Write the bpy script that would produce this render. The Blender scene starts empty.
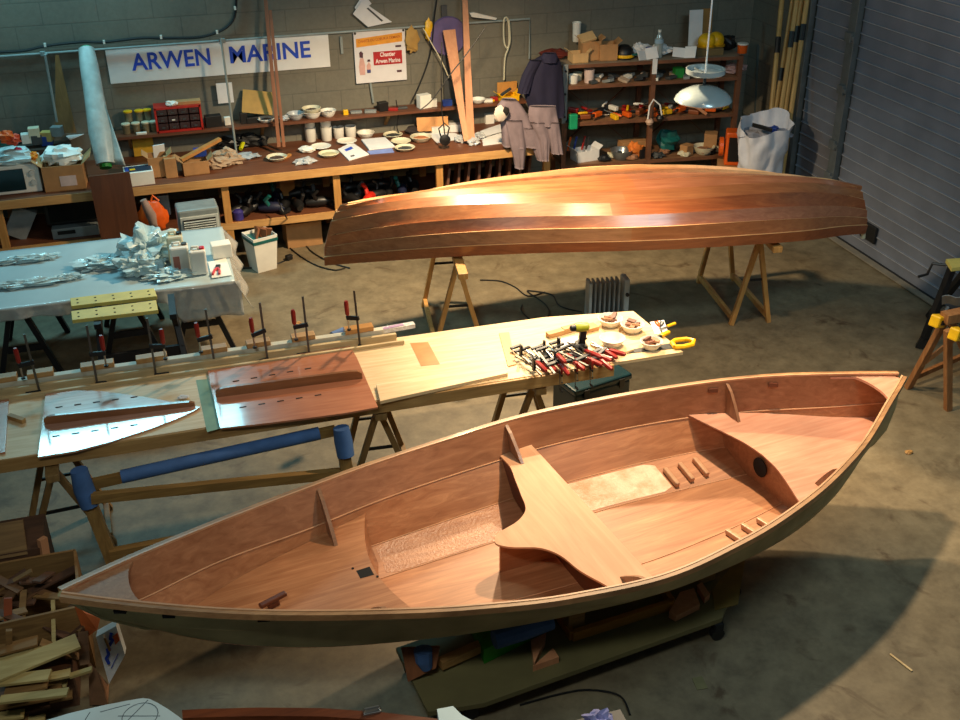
import bpy, math, random
import numpy as np
from mathutils import Matrix, Vector, Euler, noise as mnoise
random.seed(7)
COL = bpy.context.scene.collection
PI = math.pi
def R(d): return math.radians(d)

# ---------------------------------------------------------------- camera
F = 1085.0; PITCH = R(28.7); YAW = R(16.1); ROLL = R(-0.65); CAMH = 4.3
fh = Vector((math.sin(YAW), math.cos(YAW), 0)); UP = Vector((0, 0, 1))
rt = Vector((math.cos(YAW), -math.sin(YAW), 0))
fwd = fh*math.cos(PITCH) - UP*math.sin(PITCH)
cup = fh*math.sin(PITCH) + UP*math.cos(PITCH)
r2 = rt*math.cos(ROLL) + cup*math.sin(ROLL); u2 = -rt*math.sin(ROLL) + cup*math.cos(ROLL)
CAM = Vector((0, 0, CAMH))
cd = bpy.data.cameras.new('camera'); cam = bpy.data.objects.new('camera', cd); COL.objects.link(cam)
cd.sensor_width = 36; cd.lens = F/960*36; cd.clip_start = .05; cd.clip_end = 100
m3 = Matrix((r2, u2, -fwd)).transposed().to_4x4(); m3.translation = CAM
cam.matrix_world = m3
bpy.context.scene.camera = cam
def ray(x, y): return fwd + r2*((x-480)/F) - u2*((y-360)/F)
def atz(x, y, z): d = ray(x, y); return CAM + d*((z-CAM.z)/d.z)      # point on a level plane
def aty(x, y, Y): d = ray(x, y); return CAM + d*((Y-CAM.y)/d.y)      # point on an upright plane
def atx(x, y, X): d = ray(x, y); return CAM + d*((X-CAM.x)/d.x)

# ---------------------------------------------------------------- materials
def lin(c): 
    c /= 255.0
    return c/12.92 if c <= .04045 else ((c+.055)/1.055)**2.4
def rgb(r, g, b): return (lin(r), lin(g), lin(b), 1)
MATS = {}
def newmat(name):
    m = bpy.data.materials.new(name); m.use_nodes = True
    nt = m.node_tree; b = nt.nodes['Principled BSDF']; return m, nt, b
def coords(nt, scale, rot=(0, 0, 0)):
    tc = nt.nodes.new('ShaderNodeTexCoord'); mp = nt.nodes.new('ShaderNodeMapping')
    mp.inputs['Scale'].default_value = scale; mp.inputs['Rotation'].default_value = rot
    nt.links.new(tc.outputs['Object'], mp.inputs['Vector']); return mp.outputs['Vector']
def noise(nt, vec, scale, detail=4, rough=.55, dist=0):
    n = nt.nodes.new('ShaderNodeTexNoise'); n.inputs['Scale'].default_value = scale
    n.inputs['Detail'].default_value = detail; n.inputs['Roughness'].default_value = rough
    n.inputs['Distortion'].default_value = dist
    nt.links.new(vec, n.inputs['Vector']); return n.outputs['Fac']
def ramp(nt, fac, stops):
    r = nt.nodes.new('ShaderNodeValToRGB'); e = r.color_ramp.elements
    while len(e) < len(stops): e.new(.5)
    for el, (p, c) in zip(e, stops): el.position = p; el.color = c
    nt.links.new(fac, r.inputs['Fac']); return r.outputs['Color']
def mix(nt, fac, a, b, mode='MIX'):
    n = nt.nodes.new('ShaderNodeMix'); n.data_type = 'RGBA'; n.blend_type = mode
    for k, v in ((0, fac), (6, a), (7, b)):
        if hasattr(v, 'links') or isinstance(v, bpy.types.NodeSocket): nt.links.new(v, n.inputs[k])
        else: n.inputs[k].default_value = v
    return n.outputs[2]
def bump(nt, b, h, strength=.3, dist=.01):
    n = nt.nodes.new('ShaderNodeBump'); n.inputs['Strength'].default_value = strength
    n.inputs['Distance'].default_value = dist
    nt.links.new(h, n.inputs['Height']); nt.links.new(n.outputs['Normal'], b.inputs['Normal'])
def plain(name, c, rough=.5, metal=0, var=.12, sc=9, coat=0, bmp=0, trans=0, alpha=1):
    if name in MATS: return MATS[name]
    m, nt, b = newmat(name); v = coords(nt, (1, 1, 1)); f = noise(nt, v, sc, 4)
    lo = tuple(x*(1-var*1.6) for x in c[:3])+(1,); hi = tuple(min(1, x*(1+var)) for x in c[:3])+(1,)
    nt.links.new(ramp(nt, f, [(.3, lo), (.7, hi)]), b.inputs['Base Color'])
    b.inputs['Roughness'].default_value = rough; b.inputs['Metallic'].default_value = metal
    b.inputs['Coat Weight'].default_value = coat
    b.inputs['Transmission Weight'].default_value = trans; b.inputs['Alpha'].default_value = alpha
    if bmp: bump(nt, b, f, bmp, .02)
    MATS[name] = m; return m
def wood(name, dark, light, axis='X', sc=1, rough=.5, coat=0, stretch=14, big=.25, coatr=.12):
    if name in MATS: return MATS[name]
    m, nt, b = newmat(name)
    s = [stretch*sc]*3; s['XYZ'.index(axis)] = 1.1*sc
    v = coords(nt, s, (.03, .02, .04)); f = noise(nt, v, 2.2, 7, .62, .9)
    c1 = ramp(nt, f, [(.28, dark), (.55, tuple((a+q)/2 for a, q in zip(dark, light))), (.75, light)])
    v2 = coords(nt, (1, 1, 1)); f2 = noise(nt, v2, 2.5*sc, 3)
    g = ramp(nt, f2, [(.3, (1-big, 1-big, 1-big, 1)), (.7, (1, 1, 1, 1))])
    nt.links.new(mix(nt, 1.0, c1, g, 'MULTIPLY'), b.inputs['Base Color'])
    b.inputs['Roughness'].default_value = rough; b.inputs['Coat Weight'].default_value = coat
    b.inputs['Coat Roughness'].default_value = coatr
    bump(nt, b, f, .08, .004)
    MATS[name] = m; return m

# ---------------------------------------------------------------- mesh building
WM = {}
class MB:
    def __init__(s): s.v = []; s.f = []; s.mi = []; s.cur = 0
    def add(s, vs, fs):
        o = len(s.v); s.v += [Vector(p) for p in vs]
        for f in fs: s.f.append([i+o for i in f]); s.mi.append(s.cur)
        return s
    def box(s, c, d, rot=None):
        M = Euler(rot).to_matrix() if rot else Matrix.Identity(3)
        vs = [Vector(c)+M @ Vector((x*d[0]/2, y*d[1]/2, z*d[2]/2)) for z in (-1, 1) for y in (-1, 1) for x in (-1, 1)]
        return s.add(vs, [(0, 2, 3, 1), (4, 5, 7, 6), (0, 1, 5, 4), (2, 6, 7, 3), (0, 4, 6, 2), (1, 3, 7, 5)])
    def bar(s, a, b, w, h, up=(0, 0, 1)):
        a, b = Vector(a), Vector(b); d = (b-a).normalized(); u = Vector(up)
        x = d.cross(u)
        if x.length < 1e-3: x = d.cross(Vector((1, 0, 0)))
        x.normalize(); y = x.cross(d)
        vs = [p+x*(i*w/2)+y*(j*h/2) for p in (a, b) for i, j in ((-1, -1), (1, -1), (1, 1), (-1, 1))]
        return s.add(vs, [(0, 1, 2, 3), (7, 6, 5, 4)]+[(i, i+4, (i+1) % 4+4, (i+1) % 4) for i in range(4)])
    def tube(s, pts, r, n=8):
        pts = [Vector(p) for p in pts]; rs = r if isinstance(r, (list, tuple)) else [r]*len(pts)
        vs = []; x = None
        for i, p in enumerate(pts):
            d = (pts[min(i+1, len(pts)-1)]-pts[max(i-1, 0)]).normalized()
            if x is None:
                x = d.cross(Vector((0, 0, 1)))
                if x.length < 1e-2: x = d.cross(Vector((1, 0, 0)))
            x = (x - d*x.dot(d)).normalized(); y = d.cross(x)
            vs += [p+(x*math.cos(2*PI*k/n)+y*math.sin(2*PI*k/n))*rs[i] for k in range(n)]
        fs = [tuple(range(n-1, -1, -1)), tuple(range(len(vs)-n, len(vs)))]
        for i in range(len(pts)-1):
            for k in range(n): fs.append((i*n+k, i*n+(k+1) % n, (i+1)*n+(k+1) % n, (i+1)*n+k))
        return s.add(vs, fs)
    def lathe(s, prof, c=(0, 0, 0), n=20, M=None, sx=1, sy=1):
        c = Vector(c); vs = []
        for r, z in prof:
            for k in range(n):
                p = Vector((r*sx*math.cos(2*PI*k/n), r*sy*math.sin(2*PI*k/n), z))
                vs.append(c+(M @ p if M else p))
        fs = []
        for i in range(len(prof)-1):
            for k in range(n): fs.append((i*n+k, i*n+(k+1) % n, (i+1)*n+(k+1) % n, (i+1)*n+k))
        fs.append(tuple(range(n-1, -1, -1))); fs.append(tuple(range(len(vs)-n, len(vs))))
        return s.add(vs, fs)
    def prism(s, poly, t, M=None):
        n = len(poly); M = M or Matrix.Identity(4)
        vs = [M @ Vector((x, y, 0)) for x, y in poly]+[M @ Vector((x, y, t)) for x, y in poly]
        return s.add(vs, [tuple(range(n-1, -1, -1)), tuple(range(n, 2*n))]+[(i, (i+1) % n, (i+1) % n+n, i+n) for i in range(n)])
    def slab(s, top, t, d=(0, 0, -1)):
        n = len(top); d = Vector(d)*t; top = [Vector(p) for p in top]
        return s.add(top+[p+d for p in top], [tuple(range(n)), tuple(range(2*n-1, n-1, -1))]+[(i, i+n, (i+1) % n+n, (i+1) % n) for i in range(n)])
    def grid(s, fn, nu, nv, t=0, d=(0, 0, -1)):
        P = [[Vector(fn(i/(nu-1), j/(nv-1))) for j in range(nv)] for i in range(nu)]
        vs = [p for row in P for p in row]; fs = []
        for i in range(nu-1):
            for j in range(nv-1): fs.append((i*nv+j, (i+1)*nv+j, (i+1)*nv+j+1, i*nv+j+1))
        if t:
            D = Vector(d)*t; o = len(vs); vs = vs+[p+D for p in vs]
            fs += [tuple(x+o for x in reversed(f)) for f in fs]
            ring = [i*nv for i in range(nu)]+[(nu-1)*nv+j for j in range(1, nv)]+[i*nv+nv-1 for i in range(nu-2, -1, -1)]+[j for j in range(nv-2, 0, -1)]
            for a, b in zip(ring, ring[1:]+ring[:1]): fs.append((b, a, a+o, b+o))
        return s.add(vs, fs)
    def blob(s, c, r, seed=0, amp=.25, fq=2.0, n=12, m=8, M=None, flat=False):
        c = Vector(c); vs = []; fs = []
        off = Vector((seed*3.17, seed*1.31, seed*2.7))
        for i in range(m+1):
            th = PI*i/m
            for k in range(n):
                a = 2*PI*k/n; d = Vector((math.sin(th)*math.cos(a), math.sin(th)*math.sin(a), math.cos(th)))
                q = 1+amp*mnoise.noise(d*fq+off)*2
                p = Vector((d.x*r[0]*q, d.y*r[1]*q, d.z*r[2]*q))
                if flat and p.z < -r[2]*.75: p.z = -r[2]*.75
                vs.append(c+(M @ p if M else p))
        for i in range(m):
            for k in range(n): fs.append((i*n+k, (i+1)*n+k, (i+1)*n+(k+1) % n, i*n+(k+1) % n))
        return s.add(vs, fs)
    def build(s, name, mat, parent=None, world=True, smooth=False, bevel=0, loc=None):
        vs = s.v
        me = bpy.data.meshes.new(name)
        ob = bpy.data.objects.new(name, me); COL.objects.link(ob)
        if parent is None:
            if loc is None:
                n = len(vs); loc = Vector((sum(p.x for p in vs)/n, sum(p.y for p in vs)/n, min(p.z for p in vs)))
            loc = Vector(loc); M = Matrix.Translation(loc); ob.location = loc
            WM[ob.name] = M
            if world: vs = [p-loc for p in vs]
        else:
            M = WM[parent.name]; WM[ob.name] = M; ob.parent = parent
            if world: Mi = M.inverted(); vs = [Mi @ p for p in vs]
        me.from_pydata([tuple(p) for p in vs], [], s.f)
        ml = mat if isinstance(mat, (list, tuple)) else [mat]
        for m in ml: me.materials.append(m)
        if len(ml) > 1: me.polygons.foreach_set('material_index', s.mi)
        if smooth:
            me.polygons.foreach_set('use_smooth', [True]*len(me.polygons))
            if smooth != 'all': me.set_sharp_from_angle(angle=R(38))
        me.validate(); me.update()
        if bevel:
            b = ob.modifiers.new('bevel', 'BEVEL'); b.width = bevel; b.segments = 2; b.limit_method = 'ANGLE'; b.angle_limit = R(40)
        return ob
def tag(o, label, cat, group=None, kind=None):
    o['label'] = label; o['category'] = cat
    if group: o['group'] = group
    if kind: o['kind'] = kind
    return o
def thing(name, label, cat, loc=(0, 0, 0), rotz=0, group=None):
    o = bpy.data.objects.new(name, None); COL.objects.link(o); o.empty_display_size = .05
    o.location = loc; o.rotation_euler = (0, 0, rotz)
    WM[o.name] = Matrix.Translation(Vector(loc)) @ Matrix.Rotation(rotz, 4, 'Z')
    return tag(o, label, cat, group)
def struct(o): o['kind'] = 'structure'; return o
def dup(root, loc, rot=0, label=None, group=None, mats=None, scale=None):
    r = root.copy(); COL.objects.link(r); r.location = loc
    r.rotation_euler = rot if isinstance(rot, (tuple, list, Euler)) else (0, 0, rot)
    if scale: r.scale = (scale,)*3
    if label: r['label'] = label
    if group: r['group'] = group
    def rec(src, dst):
        for ch in list(src.children):
            c = ch.copy(); COL.objects.link(c); c.parent = dst
            rec(ch, c)
    rec(root, r)
    if mats:
        for o in [r]+list(r.children_recursive):
            nm = o.name.split('.')[0]
            if nm in mats and o.type == 'MESH':
                o.data = o.data.copy(); o.data.materials[0] = mats[nm]
    return r
def spline(tab):
    xs = np.array([t[0] for t in tab], float); ys = np.array([t[1] for t in tab], float)
    n = len(xs); h = np.diff(xs); d = np.diff(ys)/h; m = np.zeros(n)
    m[0] = d[0]; m[-1] = d[-1]
    for i in range(1, n-1):
        m[i] = 0 if d[i-1]*d[i] <= 0 else (h[i-1]+h[i])/(h[i-1]/d[i]+h[i]/d[i-1]) if True else 0
    def f(x):
        i = int(np.clip(np.searchsorted(xs, x)-1, 0, n-2)); t = (x-xs[i])/h[i]
        return float((2*t**3-3*t*t+1)*ys[i]+(t**3-2*t*t+t)*h[i]*m[i]+(-2*t**3+3*t*t)*ys[i+1]+(t**3-t*t)*h[i]*m[i+1])
    return f

# ---------------------------------------------------------------- setting
YW = 11.15; XW = 6.42
# floor
m, nt, b = newmat('concrete_floor'); v = coords(nt, (1, 1, 1))
f1 = noise(nt, v, .9, 6, .65, .3); f2 = noise(nt, v, 7, 8, .7); f3 = noise(nt, v, 2.3, 5, .6, 1.5)
c = ramp(nt, f1, [(.3, rgb(92, 84, 66)), (.5, rgb(122, 110, 86)), (.72, rgb(146, 130, 100))])
c = mix(nt, .5, c, ramp(nt, f2, [(.35, rgb(90, 82, 68)), (.65, rgb(150, 140, 118))]))
st = ramp(nt, f3, [(.6, (0, 0, 0, 1)), (.72, (1, 1, 1, 1))])
c = mix(nt, st, c, rgb(88, 72, 52))
c = mix(nt, 1, c, (.80, .76, .69, 1), 'MULTIPLY')
nt.links.new(c, b.inputs['Base Color']); b.inputs['Roughness'].default_value = .6; bump(nt, b, f2, .15, .01)
M_floor = m
fl = MB().box((1.5, 6, -.05), (14, 12, .1)).build('floor', M_floor); struct(fl)
# concrete block back wall
m, nt, b = newmat('concrete_blocks'); tc = nt.nodes.new('ShaderNodeTexCoord')
sp = nt.nodes.new('ShaderNodeSeparateXYZ'); cb = nt.nodes.new('ShaderNodeCombineXYZ')
nt.links.new(tc.outputs['Object'], sp.inputs[0]); nt.links.new(sp.outputs['X'], cb.inputs['X']); nt.links.new(sp.outputs['Z'], cb.inputs['Y'])
br = nt.nodes.new('ShaderNodeTexBrick'); br.inputs['Scale'].default_value = 1
br.inputs['Brick Width'].default_value = .5; br.inputs['Row Height'].default_value = .21
br.inputs['Mortar Size'].default_value = .008; br.inputs['Mortar Smooth'].default_value = .6
br.inputs['Color1'].default_value = rgb(116, 113, 101); br.inputs['Color2'].default_value = rgb(122, 118, 105); br.inputs['Mortar'].default_value = rgb(98, 96, 87)
nt.links.new(cb.outputs[0], br.inputs['Vector'])
v = coords(nt, (1, 1, 1)); f = noise(nt, v, 22, 6, .7); f1 = noise(nt, v, 1.1, 3)
c = mix(nt, 1, br.outputs['Color'], ramp(nt, f, [(.3, (.72, .72, .72, 1)), (.7, (1.0, 1.0, 1.0, 1))]), 'MULTIPLY')
c = mix(nt, .35, c, ramp(nt, f1, [(.35, rgb(92, 92, 84)), (.65, rgb(134, 130, 114))]))
nt.links.new(c, b.inputs['Base Color']); b.inputs['Roughness'].default_value = .85
bump(nt, b, br.outputs['Fac'], .2, -.004)
M_block = m
struct(MB().box((1.5, YW+.1, 2), (14, .2, 4.2)).build('wall_back', M_block))
struct(MB().box((XW+.12, 10.6, 2), (.2, 1.25, 4.2)).build('wall_right', M_block))
# sectional door
M_steel = plain('door_steel', rgb(126, 130, 142), .42, .35, .1, 3)
M_ribglint = plain('door_rib_glint', rgb(196, 198, 204), .4, .3)  # brighter rib faces: painted highlight for light reflecting on the ridges
def shutter(y0, y1, name):
    mb = MB(); pitch = .119; prof = []
    z = .03
    while z < 3.6:
        prof += [(0, z), (0, z+pitch-.020), (-.014, z+pitch-.012), (-.014, z+pitch-.008)]; z += pitch
    vs = []; fs = []
    for x, zz in prof: vs += [(XW+x, y0, zz), (XW+x, y1, zz)]
    mi = []
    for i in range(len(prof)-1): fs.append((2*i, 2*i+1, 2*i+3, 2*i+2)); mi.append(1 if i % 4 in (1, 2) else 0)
    n = len(vs); vs += [(XW+.05, y, zz) for y, zz in ((y0, .03), (y1, .03), (y0, prof[-1][1]), (y1, prof[-1][1]))]
    fs += [(n, n+2, n+3, n+1), (0, n, n+1, 1), (n-2, n-1, n+3, n+2)]
    mb.add(vs, fs); mb.mi[:len(mi)] = mi
    return mb.build(name, [M_steel, M_ribglint])
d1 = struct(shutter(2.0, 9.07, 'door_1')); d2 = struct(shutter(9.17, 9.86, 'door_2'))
sl = MB().box((XW+.0, 5.5, .015), (.05, 7.1, .03)).build('bottom_seal', plain('rubber', rgb(22, 22, 22), .7), d1)
M_blk = plain('black_plastic', rgb(20, 20, 21), .45)
hb = atx(870, 235, XW)
MB().box((XW-.02, hb.y, .27), (.03, .24, .17)).build('handle_box', M_blk, d1, bevel=.01)
rl = MB().box((XW-.035, 9.12, 1.8), (.07, .08, 3.6)); rl.box((XW-.075, 9.12, 1.8), (.01, .12, 3.6))
tr = struct(rl.build('trim_1', plain('galvanised', rgb(120, 124, 124), .4, .6), bevel=.004))
for z in (.62, .95, 1.5, 2.0, 2.4):
    MB().box((XW-.09, 9.12, z), (.05, .1, .09)).box((XW-.1, 9.06, z), (.02, .05, .04)).build('bracket', plain('galvanised', 0), tr, bevel=.004)
struct(MB().box((XW-.03, 9.93, 1.8), (.06, .09, 3.6)).build('trim_2', plain('galvanised', 0), bevel=.004))
struct(MB().box((XW-.02, 5.7, .02), (.16, 7.0, .012)).build('trim_3', plain('sill_concrete', rgb(120, 112, 98), .8)))
# ---------------------------------------------------------------- woods
OK_D, OK_L = rgb(150, 92, 58), rgb(206, 146, 104)
M_ply = wood('okoume_ply', rgb(166, 102, 62), rgb(216, 150, 102), 'X', .8, .48, .12)
M_ply2 = wood('okoume_ply_dark', rgb(148, 92, 58), rgb(192, 132, 92), 'X', .8, .45, .12)
M_plyl = wood('okoume_ply_light', rgb(196, 142, 102), rgb(226, 176, 134), 'X', .7, .4, .2)
M_plyp = wood('okoume_ply_pink', rgb(196, 132, 104), rgb(224, 170, 140), 'X', .7, .42, .2)
M_thw = wood('thwart_ply', rgb(204, 144, 102), rgb(230, 174, 132), 'Y', .6, .6, 0)
M_rail = wood('rail_wood', rgb(150, 104, 66), rgb(196, 148, 100), 'X', 1.4, .45, .1, big=.45)
M_prim = plain('grey_primer', rgb(184, 171, 126), .6, 0, .16, 5)
M_knee = wood('knee_ply', rgb(140, 96, 66), rgb(178, 130, 94), 'Z', 1, .45, .1)
M_dkwood_shade = wood('dark_wood_and_shade', rgb(84, 42, 26), rgb(128, 66, 40), 'X', 2, .4, .2)
M_fil = plain('fillet', rgb(214, 160, 118), .5)
M_hole = plain('dark_opening', rgb(14, 10, 8), .9)
# wet epoxy on the bilge planks
m, nt, b = newmat('wet_epoxy_ply'); v = coords(nt, (1.1, 11, 11)); f = noise(nt, v, 2.2, 6, .6, .8)
c1 = ramp(nt, f, [(.28, rgb(168, 106, 70)), (.72, rgb(214, 152, 110))]); nt.links.new(c1, b.inputs['Base Color'])
v2 = coords(nt, (1, 1, 1)); f2 = noise(nt, v2, 60, 4, .65); f3 = noise(nt, v2, 5, 3)
b.inputs['Roughness'].default_value = .3; b.inputs['Coat Weight'].default_value = 1; b.inputs['Coat Roughness'].default_value = .09
bump(nt, b, f2, .5, .006); M_wet = m

m, nt, b = newmat('resin_glass_cloth'); v2 = coords(nt, (1, 1, 1)); f2 = noise(nt, v2, 55, 5, .7); f3 = noise(nt, v2, 9, 3)
nt.links.new(ramp(nt, f3, [(.35, rgb(222, 166, 122)), (.6, rgb(246, 212, 176))]), b.inputs['Base Color']); b.inputs['Roughness'].default_value = .3; b.inputs['Coat Weight'].default_value = 1; b.inputs['Coat Roughness'].default_value = .1
bump(nt, b, f2, .5, .006); M_wet2 = m
# ---------------------------------------------------------------- front boat (right way up)
BX = atz(62, 592, 1.05); SX = atz(900, 376, .96)
axv = (SX-BX); LEN = math.hypot(axv.x, axv.y); ang = math.atan2(axv.y, axv.x)
boat = thing('sailing_boat', 'large open plywood boat standing upright in the foreground, pointed bow at left', 'boat', (BX.x, BX.y, 0), ang)
# lines: t along the length -> (s, half breadth, height)
def line(s0, s1, vt, zt):
    fv, fz = spline(vt), spline(zt)
    return lambda t: (s0+(s1-s0)*t, max(.004, fv(s0+(s1-s0)*t)), fz(s0+(s1-s0)*t))
GU = line(0, 1, [(0, .006), (.05, .133), (.15, .346), (.25, .514), (.35, .655), (.45, .755), (.55, .806), (.65, .757), (.75, .645), (.85, .456), (.95, .166), (.985, .06), (1, .012)],
          [(0, 1.05), (.05, 1.012), (.15, .94), (.25, .885), (.35, .84), (.45, .806), (.55, .795), (.65, .81), (.75, .842), (.85, .892), (.95, .945), (1, .965)])
L1S, L2S, L3S = .03, .065, .11
L1 = line(L1S, .994, [(.03, .006), (.06, .075), (.15, .272), (.25, .40), (.35, .54), (.48, .672), (.57, .722), (.67, .69), (.75, .605), (.835, .455), (.95, .14), (1, .02)],
          [(.03, .855), (.07, .81), (.15, .765), (.25, .715), (.35, .675), (.48, .62), (.57, .60), (.67, .605), (.75, .63), (.835, .66), (.95, .73), (1, .76)])
L2 = line(L2S, .985, [(.065, .006), (.1, .085), (.15, .185), (.3, .38), (.4, .465), (.48, .515), (.57, .55), (.67, .535), (.75, .485), (.85, .34), (.95, .10), (1, .015)],
          [(.065, .73), (.1, .665), (.15, .60), (.3, .495), (.4, .455), (.5, .435), (.6, .425), (.7, .43), (.8, .455), (.9, .53), (1, .63)])
L3 = line(L3S, .97, [(.11, .006), (.15, .05), (.2, .11), (.3, .185), (.48, .255), (.6, .265), (.7, .235), (.8, .175), (.9, .08), (1, .01)],
          [(.11, .64), (.15, .545), (.2, .475), (.3, .425), (.48, .385), (.6, .375), (.7, .38), (.8, .40), (.9, .45), (1, .55)])
def bp(s, v, z): return Vector((s*LEN, v, z))                 # boat's own frame
def strake(A, B, side, t=.009, n=64, t0=0, t1=1):
    """closed plank between line B (lower) and A (upper); outer face gets material slot 1"""
    mb = MB(); rows = []
    for i in range(n+1):
        u = t0+(t1-t0)*i/n
        a, b_ = A(u), B(u)
        pa, pb = Vector((a[0]*LEN, a[1]*side, a[2])), Vector((b_[0]*LEN, b_[1]*side, b_[2]))
        e = pa-pb; nrm = Vector((0, e.z, -e.y)).normalized()
        if nrm.y*side < 0: nrm = -nrm
        if nrm.z > 0 and abs(nrm.z) > abs(nrm.y): nrm = -nrm
        rows.append((pb, pa, pa+nrm*t, pb+nrm*t))
    vs = [p for r in rows for p in r]
    for k in range(4):
        fs = []
        for i in range(n):
            q = (i*4+k, (i+1)*4+k, (i+1)*4+(k+1) % 4, i*4+(k+1) % 4)
            fs.append(q if side > 0 else q[::-1])
        mb.cur = 1 if k in (2, ) else 0
        mb.add(vs if k == 0 else [], [])
        for f in fs: mb.f.append(list(f)); mb.mi.append(mb.cur)
    mb.cur = 0
    mb.f.append([3, 2, 1, 0]); mb.mi.append(0); e = n*4; mb.f.append([e, e+1, e+2, e+3]); mb.mi.append(0)
    return mb
for side in (1, -1):
    strake(GU, L1, side).build('sheer_strake', [M_ply2, M_prim], boat, False, True)
    strake(L1, L2, side).build('side_strake', [M_ply, M_prim], boat, False, True)
    strake(L2, L3, side).build('bilge_strake', [M_ply, M_prim], boat, False, True)
def bottom(u, w):
    s, v, z = L3(u); return (s*LEN, v*(2*w-1), z)
MB().grid(bottom, 60, 5, .012).build('bottom_plank', M_ply, boat, False, True)
# glass cloth patches wetted with resin on the far bilge plank, and pale fillets along the seams
def patch(s0, s1, f0, f1, mt):
    def g(u, w):
        s = s0+(s1-s0)*u; a, b_ = L3((s-L3S)/(.97-L3S)), L2((s-L2S)/(.985-L2S))
        e = min(u, 1-u)*(s1-s0)*LEN; c = max(0, .06-e)/.06*.09; f = f0+c+(f1-f0-2*c)*w
        p = Vector((s*LEN, a[1]+(b_[1]-a[1])*f, a[2]+(b_[2]-a[2])*f)); n = Vector((0, -(b_[2]-a[2]), b_[1]-a[1])).normalized()
        return p+n*.0018
    MB().grid(g, 60, 14, .002).build('resin_patch', mt, boat, False, True)
patch(.568, .708, .06, .93, M_wet2); patch(.325, .512, .03, .97, M_wet)
for side in (1, -1):
    for Lf, r_ in ((L1, .004), (L2, .003), (L3, .0025)):
        MB().tube([Vector((q[0]*LEN, (q[1]-.002)*side, q[2]+.002)) for q in (Lf(i/60) for i in range(61))], r_, 6).build('seam_fillet', M_fil, boat, False, True)
# stems
MB().tube([bp(-.002, 0, 1.045), bp(.014, 0, .94), bp(.03, 0, .85), bp(.065, 0, .72), bp(.11, 0, .63), bp(.15, 0, .535), bp(.2, 0, .465)], [.016, .016, .016, .016, .015, .014, .012], 6).build('stem', M_prim, boat, False, True)
MB().tube([bp(1.003, 0, .93), bp(.996, 0, .76), bp(.985, 0, .63), bp(.97, 0, .53), bp(.9, 0, .43)], .016, 6).build('sternpost', M_prim, boat, False, True)
# keel
MB().grid(lambda u, w: (LEN*(.13+.79*u), (w-.5)*.035, L3((.13+.79*u-L3S)/(.97-L3S))[2]-.014), 40, 2, .04).build('keel', M_prim, boat, False)
# rubbing strake and gunwale: two laminated strips
for side in (1, -1):
    def strip(off, w, h, dz):
        mb = MB(); vs = []; n = 70
        for i in range(n+1):
            s, v, z = GU(i/n); s2, v2, _ = GU(min(1, i/n+.004)); s1, v1, _ = GU(max(0, i/n-.004))
            d = Vector(((s2-s1)*LEN, (v2-v1), 0)).normalized(); nn = Vector((-d.y, d.x, 0))
            o = Vector((s*LEN, v, z+dz)); A = o+nn*off; B = o+nn*(off+w)
            q = [A, B, B-Vector((0, 0, h)), A-Vector((0, 0, h))]
            vs += [Vector((p.x, max(p.y, .003)*side, p.z)) for p in q]
        fs = []
        for i in range(n):
            for k in range(4):
                q = (i*4+k, (i+1)*4+k, (i+1)*4+(k+1) % 4, i*4+(k+1) % 4); fs.append(q[::-1] if side > 0 else q)
        return mb.add(vs, fs+[(0, 1, 2, 3), (n*4+3, n*4+2, n*4+1, n*4)])
    strip(.009, .024, .034, .006).build('rubbing_strake', M_rail, boat, False, True)
    strip(-.002, .010, .012, .009).build('gunwale_edge', M_plyl, boat, False, True)
# breasthook at the bow and quarter knee at the stern, with curved inner edges
def hook(sts, tip, s_ap, name, mat):
    top = []
    for s in sts: q = GU(s); top.append(bp(s, q[1]-.004, q[2]-.012))
    arc = []
    n = 14; q = GU(sts[-1]); V = q[1]-.004
    for i in range(1, n):
        a = PI*i/n; k = math.sin(a)**.7
        s = sts[-1]+(s_ap-sts[-1])*k; z = GU(s)[2]-.012
        vm = min(GU(s)[1]-.006, V); arc.append(bp(s, V*math.cos(a) if abs(V*math.cos(a)) < vm else math.copysign(vm, math.cos(a)), z))
    pts = [bp(tip, 0, GU(tip)[2]-.012)]+top+arc+[Vector((p.x, -p.y, p.z)) for p in reversed(top)]
    if tip < .5: pts.reverse()
    mb = MB().slab(pts, .016)
    return mb.build(name, mat, boat, False)
hook([.01, .02, .03, .04, .05, .065, .08, .09], .003, .058, 'breasthook', M_knee)
hook([.995, .99, .985, .98, .97, .96, .95, .94, .93], .998, .960, 'breasthook', M_plyp)
# bow deck (flat, aft edge gently hollow)
def hullv(s, z, inset=.004):
    """half breadth of the hull at station s and height z"""
    pts = []
    for Lf, a, b_ in ((GU, 0, 1), (L1, L1S, .994), (L2, L2S, .985), (L3, L3S, .97)):
        t = (s-a)/(b_-a); t = min(1, max(0, t)); q = Lf(t); pts.append((q[2], q[1]))
    pts.sort()
    if z <= pts[0][0]: return pts[0][1]-inset
    for (z0, v0), (z1, v1) in zip(pts, pts[1:]):
        if z0 <= z <= z1: return v0+(v1-v0)*(z-z0)/(z1-z0+1e-9)-inset
    return pts[-1][1]-inset
ZB = .655
def bowdeck(u, w):
    y = 2*w-1; s_end = .298+.024*y*y
    s = .112+(s_end-.112)*u; return (s*LEN, hullv(s, ZB)*y, ZB)
MB().grid(bowdeck, 40, 15, .01).build('bow_deck', M_ply, boat, False, True)
hb_ = MB(); hb_.slab([bp(.280, .035, ZB+.001), bp(.280, -.032, ZB+.001), bp(.295, -.034, ZB+.001), bp(.295, .037, ZB+.001)], .004)
hb_.build('mast_slot', M_hole, boat, False)
for q_ in (bp(.278, .06, ZB), bp(.297, -.055, ZB)): MB().lathe([(.007, 0), (.007, .003)], q_, 10).build('bolt_hole', M_hole, boat, False)
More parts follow.
